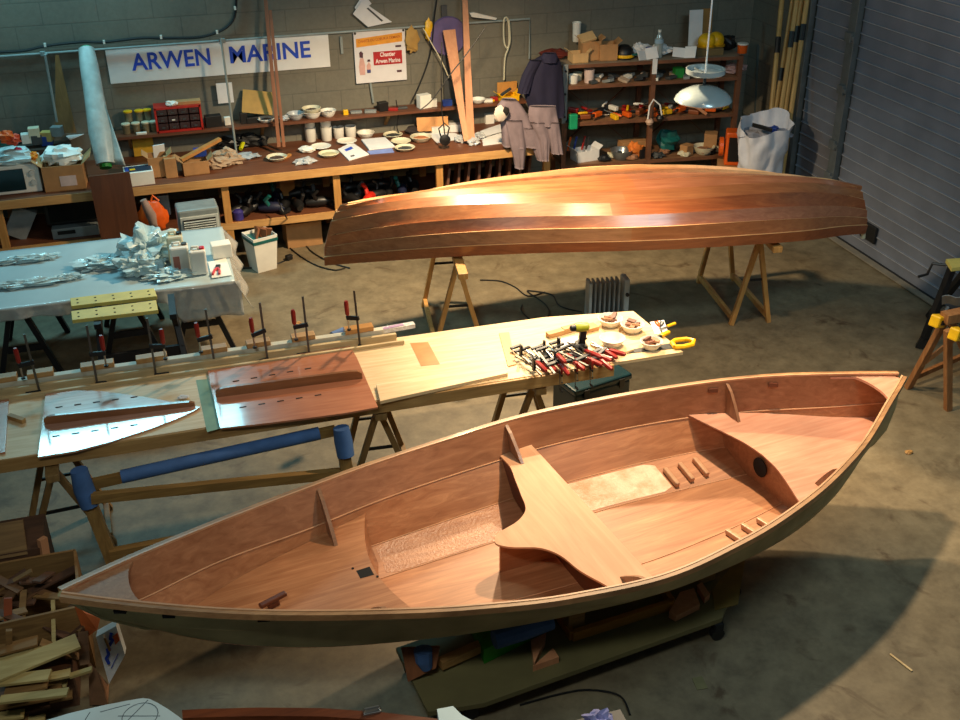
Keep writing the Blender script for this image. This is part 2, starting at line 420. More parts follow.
MB().grid(lambda u, w: ((.2965+.024*(2*w-1)**2)*LEN, hullv(.298+.024*(2*w-1)**2, .40+(ZB-.41)*u)*(2*w-1)*.99, .40+(ZB-.41)*u), 6, 13, .009, (-1, 0, 0)).build('bow_bulkhead', M_ply2, boat, False)
# wooden toggle cleat on the bow deck
ck = MB().box(bp(.187, -.05, ZB+.045), (.15, .03, .022), (0, 0, R(16))); ck.box(bp(.187, -.05, ZB+.017), (.06, .026, .034), (0, 0, R(16)))
ck.build('cleat', M_dkwood_shade, boat, False, bevel=.006)
# stern deck: front edge hollowed towards the stern
ZS = .66
sdf = spline([(0, .7975), (.25, .795), (.5, .788), (.75, .7785), (1, .769)])
def sdk(u, w):
    y = 2*w-1; s0 = sdf(abs(y))
    s = s0+(.985-s0)*u; return (s*LEN, hullv(s, ZS)*y, ZS)
MB().grid(sdk, 30, 25, .01).build('stern_deck', M_plyp, boat, False, True)
MB().grid(lambda u, w: (LEN*(.806), hullv(.806, .39+(ZS-.40)*u)*(2*w-1)*.995, .39+(ZS-.40)*u), 8, 25, .009, (1, 0, 0)).build('stern_bulkhead', M_ply2, boat, False)
MB().lathe([(.062, 0), (.062, .006)], bp(.804, .045, .535), 24, Matrix.Rotation(-PI/2, 3, 'Y')).build('inspection_port', M_hole, boat, False, True)
# centre thwart with the bulged forward edge and the bulkhead below it
ZT = .635
fe = spline([(-1, .515), (-.86, .508), (-.62, .494), (-.42, .488), (-.27, .474), (-.16, .444), (-.07, .434), (.03, .440), (.12, .474), (.24, .492), (.42, .499), (.62, .506), (.85, .513), (1, .512)])
def thw(u, w):
    y = 2*w-1; s = fe(y)+(.558-fe(y))*u; return (s*LEN, hullv(s, ZT)*y, ZT)
MB().grid(thw, 6, 70, .012).build('thwart', M_thw, boat, False, True)
MB().grid(lambda u, w: (LEN*.513, hullv(.513, .39+(ZT-.405)*u)*(2*w-1)*.995, .39+(ZT-.405)*u), 6, 31, .009, (1, 0, 0)).build('thwart_bulkhead', M_dkwood_shade, boat, False)  # dark colour here stands for the shade beneath the thwart
MB().box(bp(.478, 0, .5), (.34, .016, .255)).build('mast_web', M_ply2, boat, False)
# half frames (triangular knees) against the sheer strakes
def knee(s, zb, w, side, lean=0):
    zt = GU(s)[2]-.012
    P = [Vector((s*LEN, (hullv(s, zt)-.001)*side, zt))]
    for k in range(1, 7):
        z = zt+(zb-zt)*k/6; P.append(Vector((s*LEN, (hullv(s, z)-.001)*side, z)))
    P.append(Vector((s*LEN, (hullv(s, zb)-w)*side, zb)))
    for k in range(5, 0, -1):
        z = zt+(zb-zt)*k/6; P.append(Vector((s*LEN, (hullv(s, z)-.012-(w-.012)*(k/6)**.75)*side, z)))
    mb = MB().slab(P, .02, (1, 0, 0)); return mb
for side in (1, -1):
    knee(.272, ZB, .13, side).build('knee', M_knee, boat, False)
    knee(.527, ZT, .15, side).build('knee', M_knee, boat, False)
    knee(.815, ZS, .13, side).build('knee', M_knee, boat, False)
# foot chocks on the bilge planks
for side in (1, -1):
    for s in (.714, .736, .758):
        v0, v1 = .25, .405
        z = lambda v: np.interp(v, [L3((s-L3S)/(.97-L3S))[1], L2((s-L2S)/(.985-L2S))[1]], [L3((s-L3S)/(.97-L3S))[2], L2((s-L2S)/(.985-L2S))[2]])
        a = bp(s, v0*side, z(v0)+.018); b_ = bp(s, v1*side, z(v1)+.018)
        MB().bar(a, b_, .03, .036).build('foot_chock', M_plyl, boat, False, bevel=.008)
# dark slots under the rail
for s in (.045, .085, .165, .36, .43):
    for side in ((-1, 1) if s < .2 else (-1,)):
        q = GU(s); l = L1(s); f = .3
        p = Vector((s*LEN, (q[1]*(1-f)+l[1]*f+.004)*side, q[2]*(1-f)+l[2]*f)); q2 = GU(s+.008); d = Vector(((.008)*LEN, (q2[1]-q[1])*side, 0)).normalized()
        MB().bar(p-d*.028, p+d*.028, .022, .02).build('scupper_slot', M_hole if side < 0 else M_dkwood_shade, boat, False)
for s in (.80, .87):
    q = GU(s); l = L1(s); f = .22; p = bp(s, q[1]*(1-f)+l[1]*f, q[2]*(1-f)+l[2]*f); q2 = GU(s+.008); d = Vector(((.008)*LEN, (q2[1]-q[1]), 0)).normalized()
    MB().bar(p-d*.03, p+d*.03, .024, .026).build('scupper_slot', M_dkwood_shade, boat, False)

# ---------------------------------------------------------------- back boat (upside down)
B2 = atz(325, 265, .7); S2 = atz(863, 238, .7); a2 = S2-B2; LEN2 = math.hypot(a2.x, a2.y); ang2 = math.atan2(a2.y, a2.x)
hull = thing('upturned_boat', 'upturned varnished wooden hull of lapped planks lying on two sawhorses', 'boat', (B2.x, B2.y, 0), ang2)
PT = [(0, .012), (.05, .165), (.15, .43), (.25, .645), (.35, .815), (.45, .94), (.52, .99), (.58, .995), (.65, .95), (.75, .81), (.85, .58), (.95, .215), (1, .04)]
plan = spline(PT)
def bl(vm, zm, ze0, ze1, p, sh, s0=0, s1=1):
    def f(t):
        s = s0+(s1-s0)*t
        pl = max(plan(s), .008)**p; w = (1-(abs(2*s-1.05)/1.05)**sh)
        ze = ze0+(ze1-ze0)*s
        return (s, vm*pl, ze+(zm-ze)*max(0, w))
    return f
LN = [bl(.685, .985, .70, .70, 1, 2.0), bl(.68, 1.055, .77, .77, 1.02, 2.1), bl(.655, 1.155, .85, .81, 1.1, 2.3, .004, .998), bl(.59, 1.22, .94, .87, 1.2, 2.6, .010, .995), bl(.45, 1.265, 1.06, .935, 1.35, 3.4, .018, .987), bl(.24, 1.287, 1.13, .995, 1.5, 3.8, .026, .982), bl(.012, 1.295, 1.18, 1.03, .05, 4.2, .034, .977)]
def wv(n, a, b): return wood(n, a, b, 'X', .9, .34, .8, coatr=.26)
SW = [(wv('strake_a', rgb(150, 92, 56), rgb(196, 134, 88)), wv('strake_b', rgb(142, 74, 40), rgb(186, 108, 62))),
      (wv('strake_c', rgb(146, 92, 58), rgb(190, 134, 92)), wv('strake_d', rgb(150, 88, 52), rgb(188, 122, 76))),
      (wv('strake_e', rgb(160, 92, 54), rgb(204, 134, 86)), wv('strake_f', rgb(158, 92, 60), rgb(198, 132, 94)))]
def plank(A, B, side, t0, t1, n=40):
    """lapped plank: A towards the gunwale, B towards the keel; the B edge stands proud"""
    rows = []
    for i in range(n+1):
        u = t0+(t1-t0)*i/n
        a, b_ = A(u), B(u)
        pa = Vector((a[0]*LEN2, a[1]*side, a[2])); pb = Vector((b_[0]*LEN2, b_[1]*side, b_[2]))
        e = pb-pa; nn = Vector((0, e.z*side, -e.y*side)).normalized()
        if nn.z < 0: nn = -nn
        pb2 = pb+(e.normalized()*.012)
        rows.append((pa, pa+nn*.003, pb2+nn*.024, pb2))
    vs = [p for r in rows for p in r]; fs = []
    for i in range(n):
        for k in range(4):
            q = (i*4+k, (i+1)*4+k, (i+1)*4+(k+1) % 4, i*4+(k+1) % 4); fs.append(q if side < 0 else q[::-1])
    e = n*4; mb = MB().add(vs, fs+[(3, 2, 1, 0), (e, e+1, e+2, e+3)])
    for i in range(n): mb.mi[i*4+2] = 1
    return mb
M_pedlit = plain('pale_ply_edge_lit', rgb(226, 176, 122), .5)  # pale ply edge, lightened to stand for light caught along the laps
for side in (-1, 1):
    for k in range(1, 6):
        j = .52+.03*((k*7) % 3-1)
        pr = SW[k % 3]
        plank(LN[k], LN[k+1], side, 0, j).build('strake', [pr[0], M_pedlit], hull, False, True)
        plank(LN[k], LN[k+1], side, j, 1).build('strake', [pr[1], M_pedlit], hull, False, True)
    plank(LN[0], LN[1], side, 0, 1, 60).build('rubbing_strake', [wv('rub_strake', rgb(140, 74, 40), rgb(180, 104, 60)), M_pedlit], hull, False, True)
MB().grid(lambda u, w: (LEN2*(.06+.92*u), (w-.5)*.03, LN[6](min(1, max(0, (.06+.92*u-.04)/.946)))[2]+.012), 40, 2, .03).build('keel', wv('keel_wood', rgb(150, 86, 50), rgb(190, 120, 76)), hull, False)
MB().tube([bp_ for bp_ in [Vector((LEN2*s, 0, z)) for s, z in ((.002, .70), (.004, .85), (.010, .94), (.018, 1.06), (.026, 1.13), (.034, 1.18), (.06, 1.21))]], .014, 8).build('stem', wv('keel_wood', 0, 0), hull, False, True)
MB().tube([Vector((LEN2*s, 0, z)) for s, z in ((1.0, .70), (.998, .81), (.995, .87), (.987, .935), (.982, .995), (.977, 1.03))], .02, 8).build('sternpost', plain('raw_ply_edge', rgb(190, 180, 150), .7), hull, False, True)
# ---------------------------------------------------------------- sawhorses under the upturned boat
M_pine = wood('pine', rgb(176, 122, 62), rgb(212, 162, 94), 'Z', 1.2, .5)
M_pinex = wood('pine_x', rgb(186, 136, 78), rgb(222, 178, 116), 'X', 1.2, .5)
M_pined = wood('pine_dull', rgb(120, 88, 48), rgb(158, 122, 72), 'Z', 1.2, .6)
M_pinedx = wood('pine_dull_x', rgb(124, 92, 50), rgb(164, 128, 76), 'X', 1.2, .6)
M_str = plain('black_strap', rgb(16, 16, 16), .6)
def sawhorse(name, label, loc, rz, h=.82, ln=1.0, sp=.36, group=None, wd=M_pine, strap=True, lw=.038, rails=True, dy=0):
    t = thing(name, label, 'sawhorse', loc, rz, group)
    for y in (-1, 1):
        for x in (-1, 1):
            MB().bar((x*sp/2, y*(ln/2-.18), 0), (x*.012+.018*y*x, y*(ln/2-.18), h-.01), lw, lw*1.15, (0, 1, 0)).build('leg', wd, t, False, bevel=.003)
        if strap:
            k = .5; MB().bar((-sp/2*k-.01, y*(ln/2-.18), h*(1-k)), (sp/2*k+.01, y*(ln/2-.18), h*(1-k)), .012, .02).build('stay', M_str, t, False)
    if rails:
        for x in (-1, 1): MB().bar((x*sp/2*.93, -(ln/2-.18), .06), (x*sp/2*.93, ln/2-.18, .06), .035, .05).build('foot_rail', wd, t, False, bevel=.003)
    MB().box((0, -dy, h+.015), (.075, ln, .05)).build('beam', wd, t, False, bevel=.004)
    return t
sawhorse('sawhorse', 'wooden sawhorse with black straps under the left half of the upturned boat', (2.12, 8.20, 0), R(-8), .83, 1.25, .42, dy=.2)
sawhorse('sawhorse', 'wooden sawhorse with black straps under the right half of the upturned boat', (4.68, 7.92, 0), R(-8), .835, 1.25, .34, dy=.2)
ORD = ['first', 'second', 'third', 'fourth', 'fifth', 'sixth', 'seventh', 'eighth', 'ninth', 'tenth', 'eleventh', 'twelfth']
M_white = plain('white_plastic', rgb(226, 224, 214), .4, 0, .04)
M_cream = plain('cream_plastic', rgb(206, 200, 172), .4, 0, .06)
M_paper = plain('paper', rgb(222, 222, 222), .7, 0, .05)
M_card = plain('cardboard', rgb(172, 128, 82), .8, 0, .1)
M_cardl = plain('cardboard_light', rgb(196, 160, 110), .8, 0, .1)
M_chrome = plain('steel_bar', rgb(170, 170, 168), .28, .9, .1)
M_iron = plain('dark_iron', rgb(40, 42, 46), .45, .5)
M_redh = plain('red_handle', rgb(150, 26, 22), .4)
M_yel = plain('yellow_plastic', rgb(236, 182, 20), .4)
M_org = plain('orange_plastic', rgb(222, 92, 20), .45)
M_grn = plain('green_plastic', rgb(30, 130, 52), .45)
M_teal = plain('teal_plastic', rgb(20, 96, 92), .45)
M_blue = plain('blue_foam', rgb(66, 100, 150), .75, bmp=.2)
M_blued = plain('blue_plastic', rgb(30, 60, 140), .45)
M_grey = plain('grey_plastic', rgb(128, 134, 134), .45)
M_greyd = plain('dark_grey_plastic', rgb(62, 66, 68), .5)
M_palew = wood('pale_ply', rgb(210, 172, 122), rgb(240, 212, 168), 'X', .9, .5, big=.15)
M_beam = wood('bench_timber', rgb(160, 116, 64), rgb(204, 160, 100), 'X', 1.2, .55)
M_bat = wood('batten_wood', rgb(190, 160, 110), rgb(226, 202, 156), 'X', 1.5, .55)
M_tape = plain('brown_tape', rgb(186, 132, 74), .3, coat=.3)
M_gloss = wood('glossy_ply', rgb(186, 128, 102), rgb(216, 164, 138), 'X', .8, .25, 1, coatr=.06)
M_gloss2 = wood('glossy_ply_red', rgb(176, 104, 72), rgb(206, 136, 100), 'X', .8, .28, .8, coatr=.1)
M_web = wood('brown_web', rgb(136, 84, 48), rgb(168, 108, 66), 'X', 1, .3, .5)

# ---------------------------------------------------------------- long middle workbench
bench = thing('workbench', 'long pale timber workbench on trestles running behind the open boat, strewn with clamps and panels', 'workbench', (.9, 6.2, 0))
zt = .80
MB().slab([(-1.75, 5.82, zt), (2.62, 5.84, zt), (3.12, 5.84, zt), (3.05, 6.52, zt), (2.4, 6.62, zt), (-1.75, 6.66, zt)], .022).build('tabletop', M_palew, bench)
MB().box((.43, 5.84, zt-.047), (4.36, .05, .085)).build('front_beam', M_beam, bench, bevel=.003)
MB().box((.43, 6.45, zt-.065), (4.3, .05, .085)).build('rear_beam', M_beam, bench, bevel=.003)
for x in (-1.2, .3, 2.3): MB().box((x, 6.15, zt-.075), (.05, .6, .07)).build('cross_beam', M_beam, bench)
def onb(x, y, z=zt): return atz(x, y, z)
for q, n in ((((410, 343), (428, 342), (440, 364), (421, 366)), 'tape_strip'), (((196, 380), (208, 379), (222, 428), (207, 432)), 'tape_strip')):
    MB().slab([onb(*p, zt+.0015) for p in q], .001).build(n, M_tape if q[0][0] > 300 else plain('green_tape', rgb(120, 140, 100), .5), bench)
tag(MB().slab([onb(*p, zt+.028) for p in ((372, 352), (508, 361), (508, 375), (378, 405))][:0] or [onb(376, 384, zt+.026), onb(504, 361, zt+.026), onb(508, 373, zt+.026), onb(380, 401, zt+.026)], .025).build('plank', M_palew, bevel=.003), 'thick pale plank lying along the front of the long workbench', 'plank')
tag(MB().slab([onb(*p, zt+.008) for p in ((499, 333), (509, 332), (516, 364), (508, 366))], .008).build('wood_strip', wood('ochre_strip', rgb(196, 142, 84), rgb(216, 166, 108), 'Y', 1, .5)), 'flat brown wood strip lying crosswise left of the red clamp pile', 'wood strip')
# battens along the far edge
for (x0, x1, y, z0, h, wd, mt, lb) in ((-1.7, 1.30, 6.60, zt, .05, .03, M_bat, 'tall pale batten under the row of upright clamps'),
                                      (-1.7, 1.22, 6.655, zt, .075, .05, wood('white_batten', rgb(200, 190, 166), rgb(230, 222, 200), 'X', 1, .5), 'whitish batten at the far edge beneath the clamping blocks'),
                                      (-1.7, 1.34, 6.53, zt, .025, .022, M_bat, 'thin pale batten nearest the plywood panels')):
    tag(MB().box(((x0+x1)/2, y, z0+h/2), (x1-x0, wd, h)).build('batten', mt, bevel=.002), lb, 'batten')
pk = thing('wrapped_batten', 'batten end wrapped in clear film with a purple print', 'batten', (1.35, 6.72, zt))
MB().bar((1.05, 6.70, zt+.03), (1.46, 6.73, zt+.03), .05, .03).build('film_wrap', plain('clear_film', rgb(224, 220, 214), .15, coat=.8, bmp=.6, sc=40), pk)
MB().bar((1.18, 6.70, zt+.047), (1.38, 6.725, zt+.047), .03, .004).build('printed_band', plain('purple_print', rgb(176, 140, 176), .4), pk)
# clamping blocks with the px of their centre
blk = [(4, 381), (41, 377), (98, 367), (152, 359), (213, 348), (258, 344), (302, 336), (358, 330)]
names = ['leftmost', 'second from the left', 'third from the left', 'fourth from the left', 'fourth from the right', 'third from the right', 'second from the right', 'rightmost']
for k, (x, y) in enumerate(blk):
    p = atz(x, y, zt+.07); ln = [.17, .16, .21, .2, .18, .16, .16, .2][k]
    tag(MB().box((p.x, 6.66, zt+.0765+.018), (ln, .07, .036), (0, 0, R(2))).build('clamping_block', M_tape if k == 7 else wood('block_wood', rgb(176, 128, 74), rgb(206, 160, 104), 'X', 1.5, .5), bevel=.004),
        'wooden clamping block on the far batten, %s of eight' % names[k], 'wood block', 'clamping blocks')
# upright bar clamps
def bar_clamp(label, loc, rot, group, ln=.44, flat=False):
    t = thing('bar_clamp', label, 'clamp', loc, 0, group); t.rotation_euler = rot
    MB().box((0, 0, ln/2-.16), (.006, .014, ln)).build('bar', plain('dark_steel', rgb(96, 94, 90), .4, .6), t, False)
    MB().bar((0, -.01, -.145), (0, .085, -.145), .016, .028).build('fixed_jaw', M_iron, t, False, bevel=.004)
    MB().bar((0, -.015, .075), (0, .085, .06), .018, .03).build('sliding_jaw', M_iron, t, False, bevel=.004)
    MB().tube([(0, .075, -.03), (0, .075, .13)], .006, 6).build('spindle', M_chrome, t, False)
    MB().lathe([(.008, .08), (.015, .09), (.016, .17), (.011, .19)], (0, .075, 0), 8).build('handle', M_redh, t, False, True)
    MB().lathe([(.014, -.035), (.014, -.025)], (0, .075, 0), 8).build('pad', M_iron, t, False)
    return t
cl_px = [(36, 378), (95, 367), (154, 362), (212, 349), (266, 348), (306, 336), (357, 330)]
c0 = None
cn = ['leftmost', 'second from the left', 'third from the left', 'middle one', 'third from the right', 'second from the right', 'rightmost']
for k, (x, y) in enumerate(cl_px):
    p = atz(x, y, zt+.1); loc = (p.x, 6.58 if k not in (3,) else 6.60, zt+.145); rz = R(90)+[R(-4), R(193), R(180), R(-3), R(14), R(-10), R(-42)][k]
    lb = 'red-handled bar clamp standing upright on the far battens, %s' % cn[k]
    ro = (R(-1), R(-2+2*(k % 3)), rz)
    if c0 is None: c0 = bar_clamp(lb, loc, ro, 'upright bar clamps'); 
    else: dup(c0, loc, Euler(ro), lb)
tag(MB().tube([atz(332, 336, .72), atz(344, 331, .72)], [.03, .03], 10).build('blue_tube', M_blue, smooth=True), 'short blue foam tube end behind the right clamping block', 'tube')
# two glossy plywood panels with an upright web and rows of slots
def panel(name, label, px, z, t, mt, web, slots, webw=.022):
    th = thing(name, label, 'plywood panel', sum((atz(*q, z) for q in px), Vector())/len(px)-Vector((0, 0, t)))
    MB().slab([atz(*q, z) for q in px], t).build('board', mt, th)
    a, b_ = atz(*web[0], z), atz(*web[1], z); h0, h1 = web[2], web[3]
    d = (b_-a).normalized(); n = 10; top = []
    prof = [(0, 0), (0, h0*.6), (.03, h0*.93), (.07, h0)]; L_ = (b_-a).length
    poly = prof+[(L_-.07, h1), (L_-.03, h1*.93), (L_, h1*.6), (L_, 0)]
    M4 = Matrix((d, Vector((0, 0, 1)), d.cross(Vector((0, 0, 1))))).transposed().to_4x4(); M4.translation = a+Vector((0, 0, .0005))
    MB().prism(poly, webw, M4).build('web', M_web, th)
    for row in slots:
        for k in range(5):
            f = k/4; x = row[0][0]+(row[1][0]-row[0][0])*f; y = row[0][1]+(row[1][1]-row[0][1])*f
            c = atz(x, y, z+.001); MB().box(c, (.042, .012, .0012), (0, 0, R(2))).build('slot', M_hole, th)
fin = [(38, 457), (46, 391), (72, 390), (100, 391), (125, 394), (150, 398), (175, 402), (200, 407), (194, 411), (176, 419), (150, 429), (110, 442), (75, 451)]
panel('tapered_panel', 'glossy tapered plywood panel with slots, pointing right, on the left end of the workbench', fin, zt+.014, .012, M_gloss, ((45, 423), (195, 404.5), .055, .035), (((59, 407), (134, 397)), ((56, 436), (134, 425))))
p2 = [(207, 368), (350, 346), (357, 358), (378, 407), (345, 413), (300, 419), (255, 424.5), (220, 428)]
panel('slotted_panel', 'large reddish four-sided plywood panel with slots in the middle of the workbench', p2, zt+.014, .012, M_gloss2, ((216, 396), (362, 377), .062, .062), (((236, 381), (308, 368.5)), ((243, 407), (318, 395))))
tag(MB().slab([atz(*q, zt+.014) for q in ((-20, 401), (9, 397), (5, 452), (-20, 455))], .012).build('plywood_panel', M_gloss2), 'brown plywood panel cut off by the left edge of the photo', 'plywood panel')
tag(MB().bar(atz(9, 416, zt+.016), atz(24, 421, zt+.016), .03, .028).build('wood_offcut', M_beam), 'small wood offcut beside the tapered panel at the bench left end', 'offcut')
tag(MB().blob(atz(183, 397, zt+.012), (.035, .02, .01), 3, .3).build('paper_scrap', M_paper), 'white scrap of paper beyond the point of the tapered panel', 'paper')
# things on the right end of the bench
tag(MB().slab([atz(*q, zt+.02) for q in ((590, 343), (606, 337), (634, 349), (612, 356))], .02).build('board', [M_palew], bevel=.002), 'square pale board with grey edges under the empty white bowl', 'board')
def bowl(label, p, r=.08, h=.055, mt=None, group=None, fill=None, name='bowl', nf=7):
    t = thing(name, label, 'bowl', p, 0, group)
    MB().lathe([(r*.6, 0), (r*.72, h*.15), (r*.93, h*.7), (r, h), (r*1.05, h+.003), (r*1.0, h+.006), (r*.93, h-.002), (r*.82, h*.55), (r*.62, h*.2), (.001, h*.16)], n=24).build('shell', mt or M_white, t, False, True)
    if fill:
        MB().blob((0, 0, h*.5), (r*.78, r*.78, h*.35), 2, .15).build('contents', fill, t, False)['kind'] = 'stuff'
    return t
M_chip = wood('wood_chip', rgb(120, 70, 50), rgb(196, 146, 104), 'X', 3, .6)
bw = [((610, 325), 'round white bowl of dark wooden wedges, farthest on the bench right end', .085, M_chip), ((632, 331), 'white bowl of wooden wedges, middle one of three filled bowls', .08, M_chip),
      ((651, 348), 'white bowl of wooden wedges beside the yellow-handled saw', .075, M_chip), ((612, 345), 'empty white bowl on the square pale board', .085, None)]
for k, (q, lb, r, f) in enumerate(bw):
    zz = zt+(.0205 if k == 3 else .001); p = atz(*q, zz); bowl(lb, p, r)
    if f:
        for j in range(9):
            a = j*2.4+k; rr = r*.5*math.sqrt((j % 5)/4)
            o = MB().box((p.x+rr*math.cos(a), p.y+rr*math.sin(a), zt+.036+.006*(j % 5)+.012*(j > 4)), (.06, .03, .012), (random.uniform(-.4, .4), random.uniform(-.4, .4), random.uniform(0, 3))).build('wood_wedge', wood('wedge_%d' % (j % 3), *[(rgb(120, 72, 52), rgb(160, 100, 74)), (rgb(150, 98, 66), rgb(190, 140, 100)), (rgb(90, 52, 40), rgb(130, 80, 58))][j % 3], 'X', 3, .6))
            tag(o, ['small wooden wedge in the farthest white bowl', 'small wooden wedge in the middle filled white bowl', 'small wooden wedge in the white bowl by the saw'][k], 'wedge', ['wedges in the farthest bowl', 'wedges in the middle bowl', 'wedges in the bowl by the saw'][k])
# cordless drill
p = atz(581, 350, zt); dr = thing('cordless_drill', 'yellow and black cordless drill standing behind the red clamps', 'drill', p, R(-5))
M_lime = plain('lime_plastic', rgb(176, 178, 40), .4)
MB().box((0, 0, .025), (.075, .085, .05)).build('battery', M_blk, dr, False, bevel=.008)
MB().bar((0, 0, .045), (.012, 0, .15), .04, .045, (1, 0, 0)).build('grip', M_blk, dr, False, bevel=.008)
MB().lathe([(.018, -.05), (.032, -.04), (.034, .025), (.028, .045)], (.0, 0, .175), 12, Matrix.Rotation(-PI/2, 3, 'Y')).build('motor_housing', M_lime, dr, False, True)
MB().lathe([(.025, .045), (.022, .075), (.010, .085)], (.0, 0, .175), 12, Matrix.Rotation(-PI/2, 3, 'Y')).build('chuck', M_blk, dr, False, True)
# handsaw
p = atz(681, 346, zt); sw = thing('handsaw', 'handsaw with an open yellow handle at the right end of the bench', 'saw', p, R(-4))
MB().add([(-.04, -.03, .004), (-.04, .05, .004), (-.42, .02, .004), (-.42, -.02, .004)], [(0, 1, 2, 3)]).slab([(-.04, -.03, .005), (-.04, .05, .005), (-.42, .02, .005), (-.42, -.02, .005)], .0015).build('blade', plain('saw_steel', rgb(96, 98, 100), .35, .7), sw, False)
MB().tube([(-.06, -.035, .018), (.0, -.045, .018), (.07, -.03, .018), (.10, .02, .018), (.06, .055, .018), (-.02, .055, .018), (-.055, .03, .018), (-.06, -.035, .018)], .017, 8).build('handle', M_yel, sw, False, True)
# scissors, knife, pencil, blocks, papers
p = atz(660, 327, zt+.004); sc = thing('scissors', 'scissors with orange and dark handles lying between bowls and bench edge', 'scissors', p, R(70))
MB().bar((-.1, -.006, .003), (0, .004, .003), .014, .003).build('blade', M_chrome, sc, False)
for s, mt in ((1, M_org), (-1, M_greyd)): MB().tube([(.0, .0, .006), (.03, .02*s, .006), (.07, .03*s, .006), (.08, .012*s, .006), (.05, .006*s, .006), (0, .0, .006)], .006, 6).build('handle', mt, sc, False, True)
p = atz(662, 337, zt); kn = thing('utility_knife', 'yellow and black utility knife lying behind the nearest bowl', 'knife', p, R(25))
MB().box((.03, 0, .014), (.09, .032, .026)).build('yellow_body', M_yel, kn, False, bevel=.008); MB().box((-.05, 0, .012), (.08, .028, .022)).build('black_nose', M_blk, kn, False, bevel=.008)
p = atz(667, 328, zt); kn = thing('chisel', 'yellow-tipped chisel on the far right corner of the bench', 'chisel', p, R(20))
MB().bar((-.07, 0, .01), (.0, 0, .01), .018, .005).build('blade', M_chrome, kn, False); MB().tube([(0, 0, .012), (.08, 0, .012)], .011, 8).build('handle', M_yel, kn, False, True)
tag(MB().slab([atz(*q, zt+.003) for q in ((650, 322), (664, 320), (668, 332), (655, 334))], .002).build('paper_sheet', M_paper), 'white paper slip at the far right corner of the bench', 'paper')
tag(MB().slab([atz(*q, zt+.003) for q in ((556, 340), (577, 336), (582, 346), (560, 349))], .002).build('paper_sheet', M_paper), 'white paper sheet lying beside the red clamp pile', 'paper')
for q, s, lb in (((557, 335), (.16, .05, .035), 'small wooden block with pegs left of the drill'), ((571, 331), (.14, .05, .04), 'small wooden block just behind the drill'), ((589, 330), (.12, .08, .03), 'pale wooden block right of the drill')):
    tag(MB().box(atz(*q, zt)+Vector((0, 0, s[2]/2)), s, (0, 0, R(12))).build('wood_block', wood('block_wood', 0, 0), bevel=.003), lb, 'wood block')
# pile of red-handled clamps lying down
random.seed(11)
lc = thing('hand_clamp', 'small red-handled bar clamp in the clamp pile on the bench', 'clamp', (2.2, 6.1, zt), 0, 'pile of red clamps')
MB().box((.0, 0, .012), (.28, .014, .006)).build('bar', plain('dark_steel', 0), lc, False)
MB().box((-.14, .035, .014), (.024, .09, .016)).build('fixed_jaw', M_iron, lc, False, bevel=.004)
MB().box((.04, .035, .014), (.03, .10, .018)).build('sliding_jaw', M_iron, lc, False, bevel=.004)
MB().tube([(-.07, .07, .014), (.09, .07, .014)], .006, 6).build('spindle', M_chrome, lc, False)
MB().lathe([(.008, .07), (.016, .085), (.017, .18), (.010, .20)], (0, .07, .016), 8, Matrix.Rotation(PI/2, 3, 'Y')).build('handle', M_redh, lc, False, True)
first = True
for k in range(17):
    x = 524+k*4.4; y = 362-k*.55+(k % 3)*3-2
    q = atz(x, y, zt+.004+.018*(k % 3)+.012*((k*5) % 2))
    rz = R(-72+random.uniform(-14, 18)); ro = Euler((random.uniform(-.15, .15)+(PI/2 if k % 5 == 2 else 0), random.uniform(-.05, .12), rz))
    if first: lc.location = q; lc.rotation_euler = ro; first = False
    else: dup(lc, q, ro)
for k, (x, y) in enumerate(((562, 381), (577, 378), (590, 373))):
    q = atz(x, y-4, zt); t = dup(c0, (q.x, 5.80, zt-.03), Euler((R(8), 0, R(180))), 'bar clamp gripping the front edge of the bench, %s of three' % ['left', 'middle', 'right'][k], 'clamps on the bench front', scale=.55)
# trestles and cradle below
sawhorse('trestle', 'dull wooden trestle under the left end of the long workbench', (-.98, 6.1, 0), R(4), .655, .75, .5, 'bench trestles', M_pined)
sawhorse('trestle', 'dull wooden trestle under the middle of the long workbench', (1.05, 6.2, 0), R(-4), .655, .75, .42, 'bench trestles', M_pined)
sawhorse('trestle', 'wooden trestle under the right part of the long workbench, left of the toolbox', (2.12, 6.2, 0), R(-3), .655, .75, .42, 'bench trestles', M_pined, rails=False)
cr = thing('boat_cradle', 'timber cradle with blue foam padding standing under the long workbench', 'cradle', (0, 5.68, 0))
M_crad = wood('cradle_timber', rgb(128, 92, 44), rgb(168, 128, 70), 'X', 1.2, .6); M_cradz = wood('cradle_timber_z', rgb(128, 92, 44), rgb(168, 128, 70), 'Z', 1.2, .6)
MB().bar((-.70, 5.62, 0), (-.80, 5.72, .62), .075, .055, (0, 1, 0)).build('post', M_cradz, cr); MB().bar((.77, 5.62, 0), (.75, 5.72, .62), .075, .055, (0, 1, 0)).build('post', M_cradz, cr)
MB().tube([(-.775, 5.69, .47), (-.795, 5.71, .58), (-.80, 5.72, .71)], [.058, .06, .05], 12).build('foam_pad', M_blue, cr, smooth=True); MB().tube([(.76, 5.69, .52), (.755, 5.71, .62), (.75, 5.72, .71)], [.055, .058, .05], 12).build('foam_pad', M_blue, cr, smooth=True)
MB().bar((-.78, 5.76, .57), (.72, 5.78, .66), .04, .06).build('upper_rail', M_crad, cr)
MB().tube([(-.58, 5.77, .583), (.62, 5.785, .655)], .042, 12).build('foam_tube', M_blue, cr, smooth=True)
MB().bar((-.76, 5.66, .54), (.74, 5.68, .40), .045, .06).build('brace', M_crad, cr); MB().bar((-.72, 5.62, .14), (.75, 5.62, .16), .05, .07).build('lower_rail', M_crad, cr)
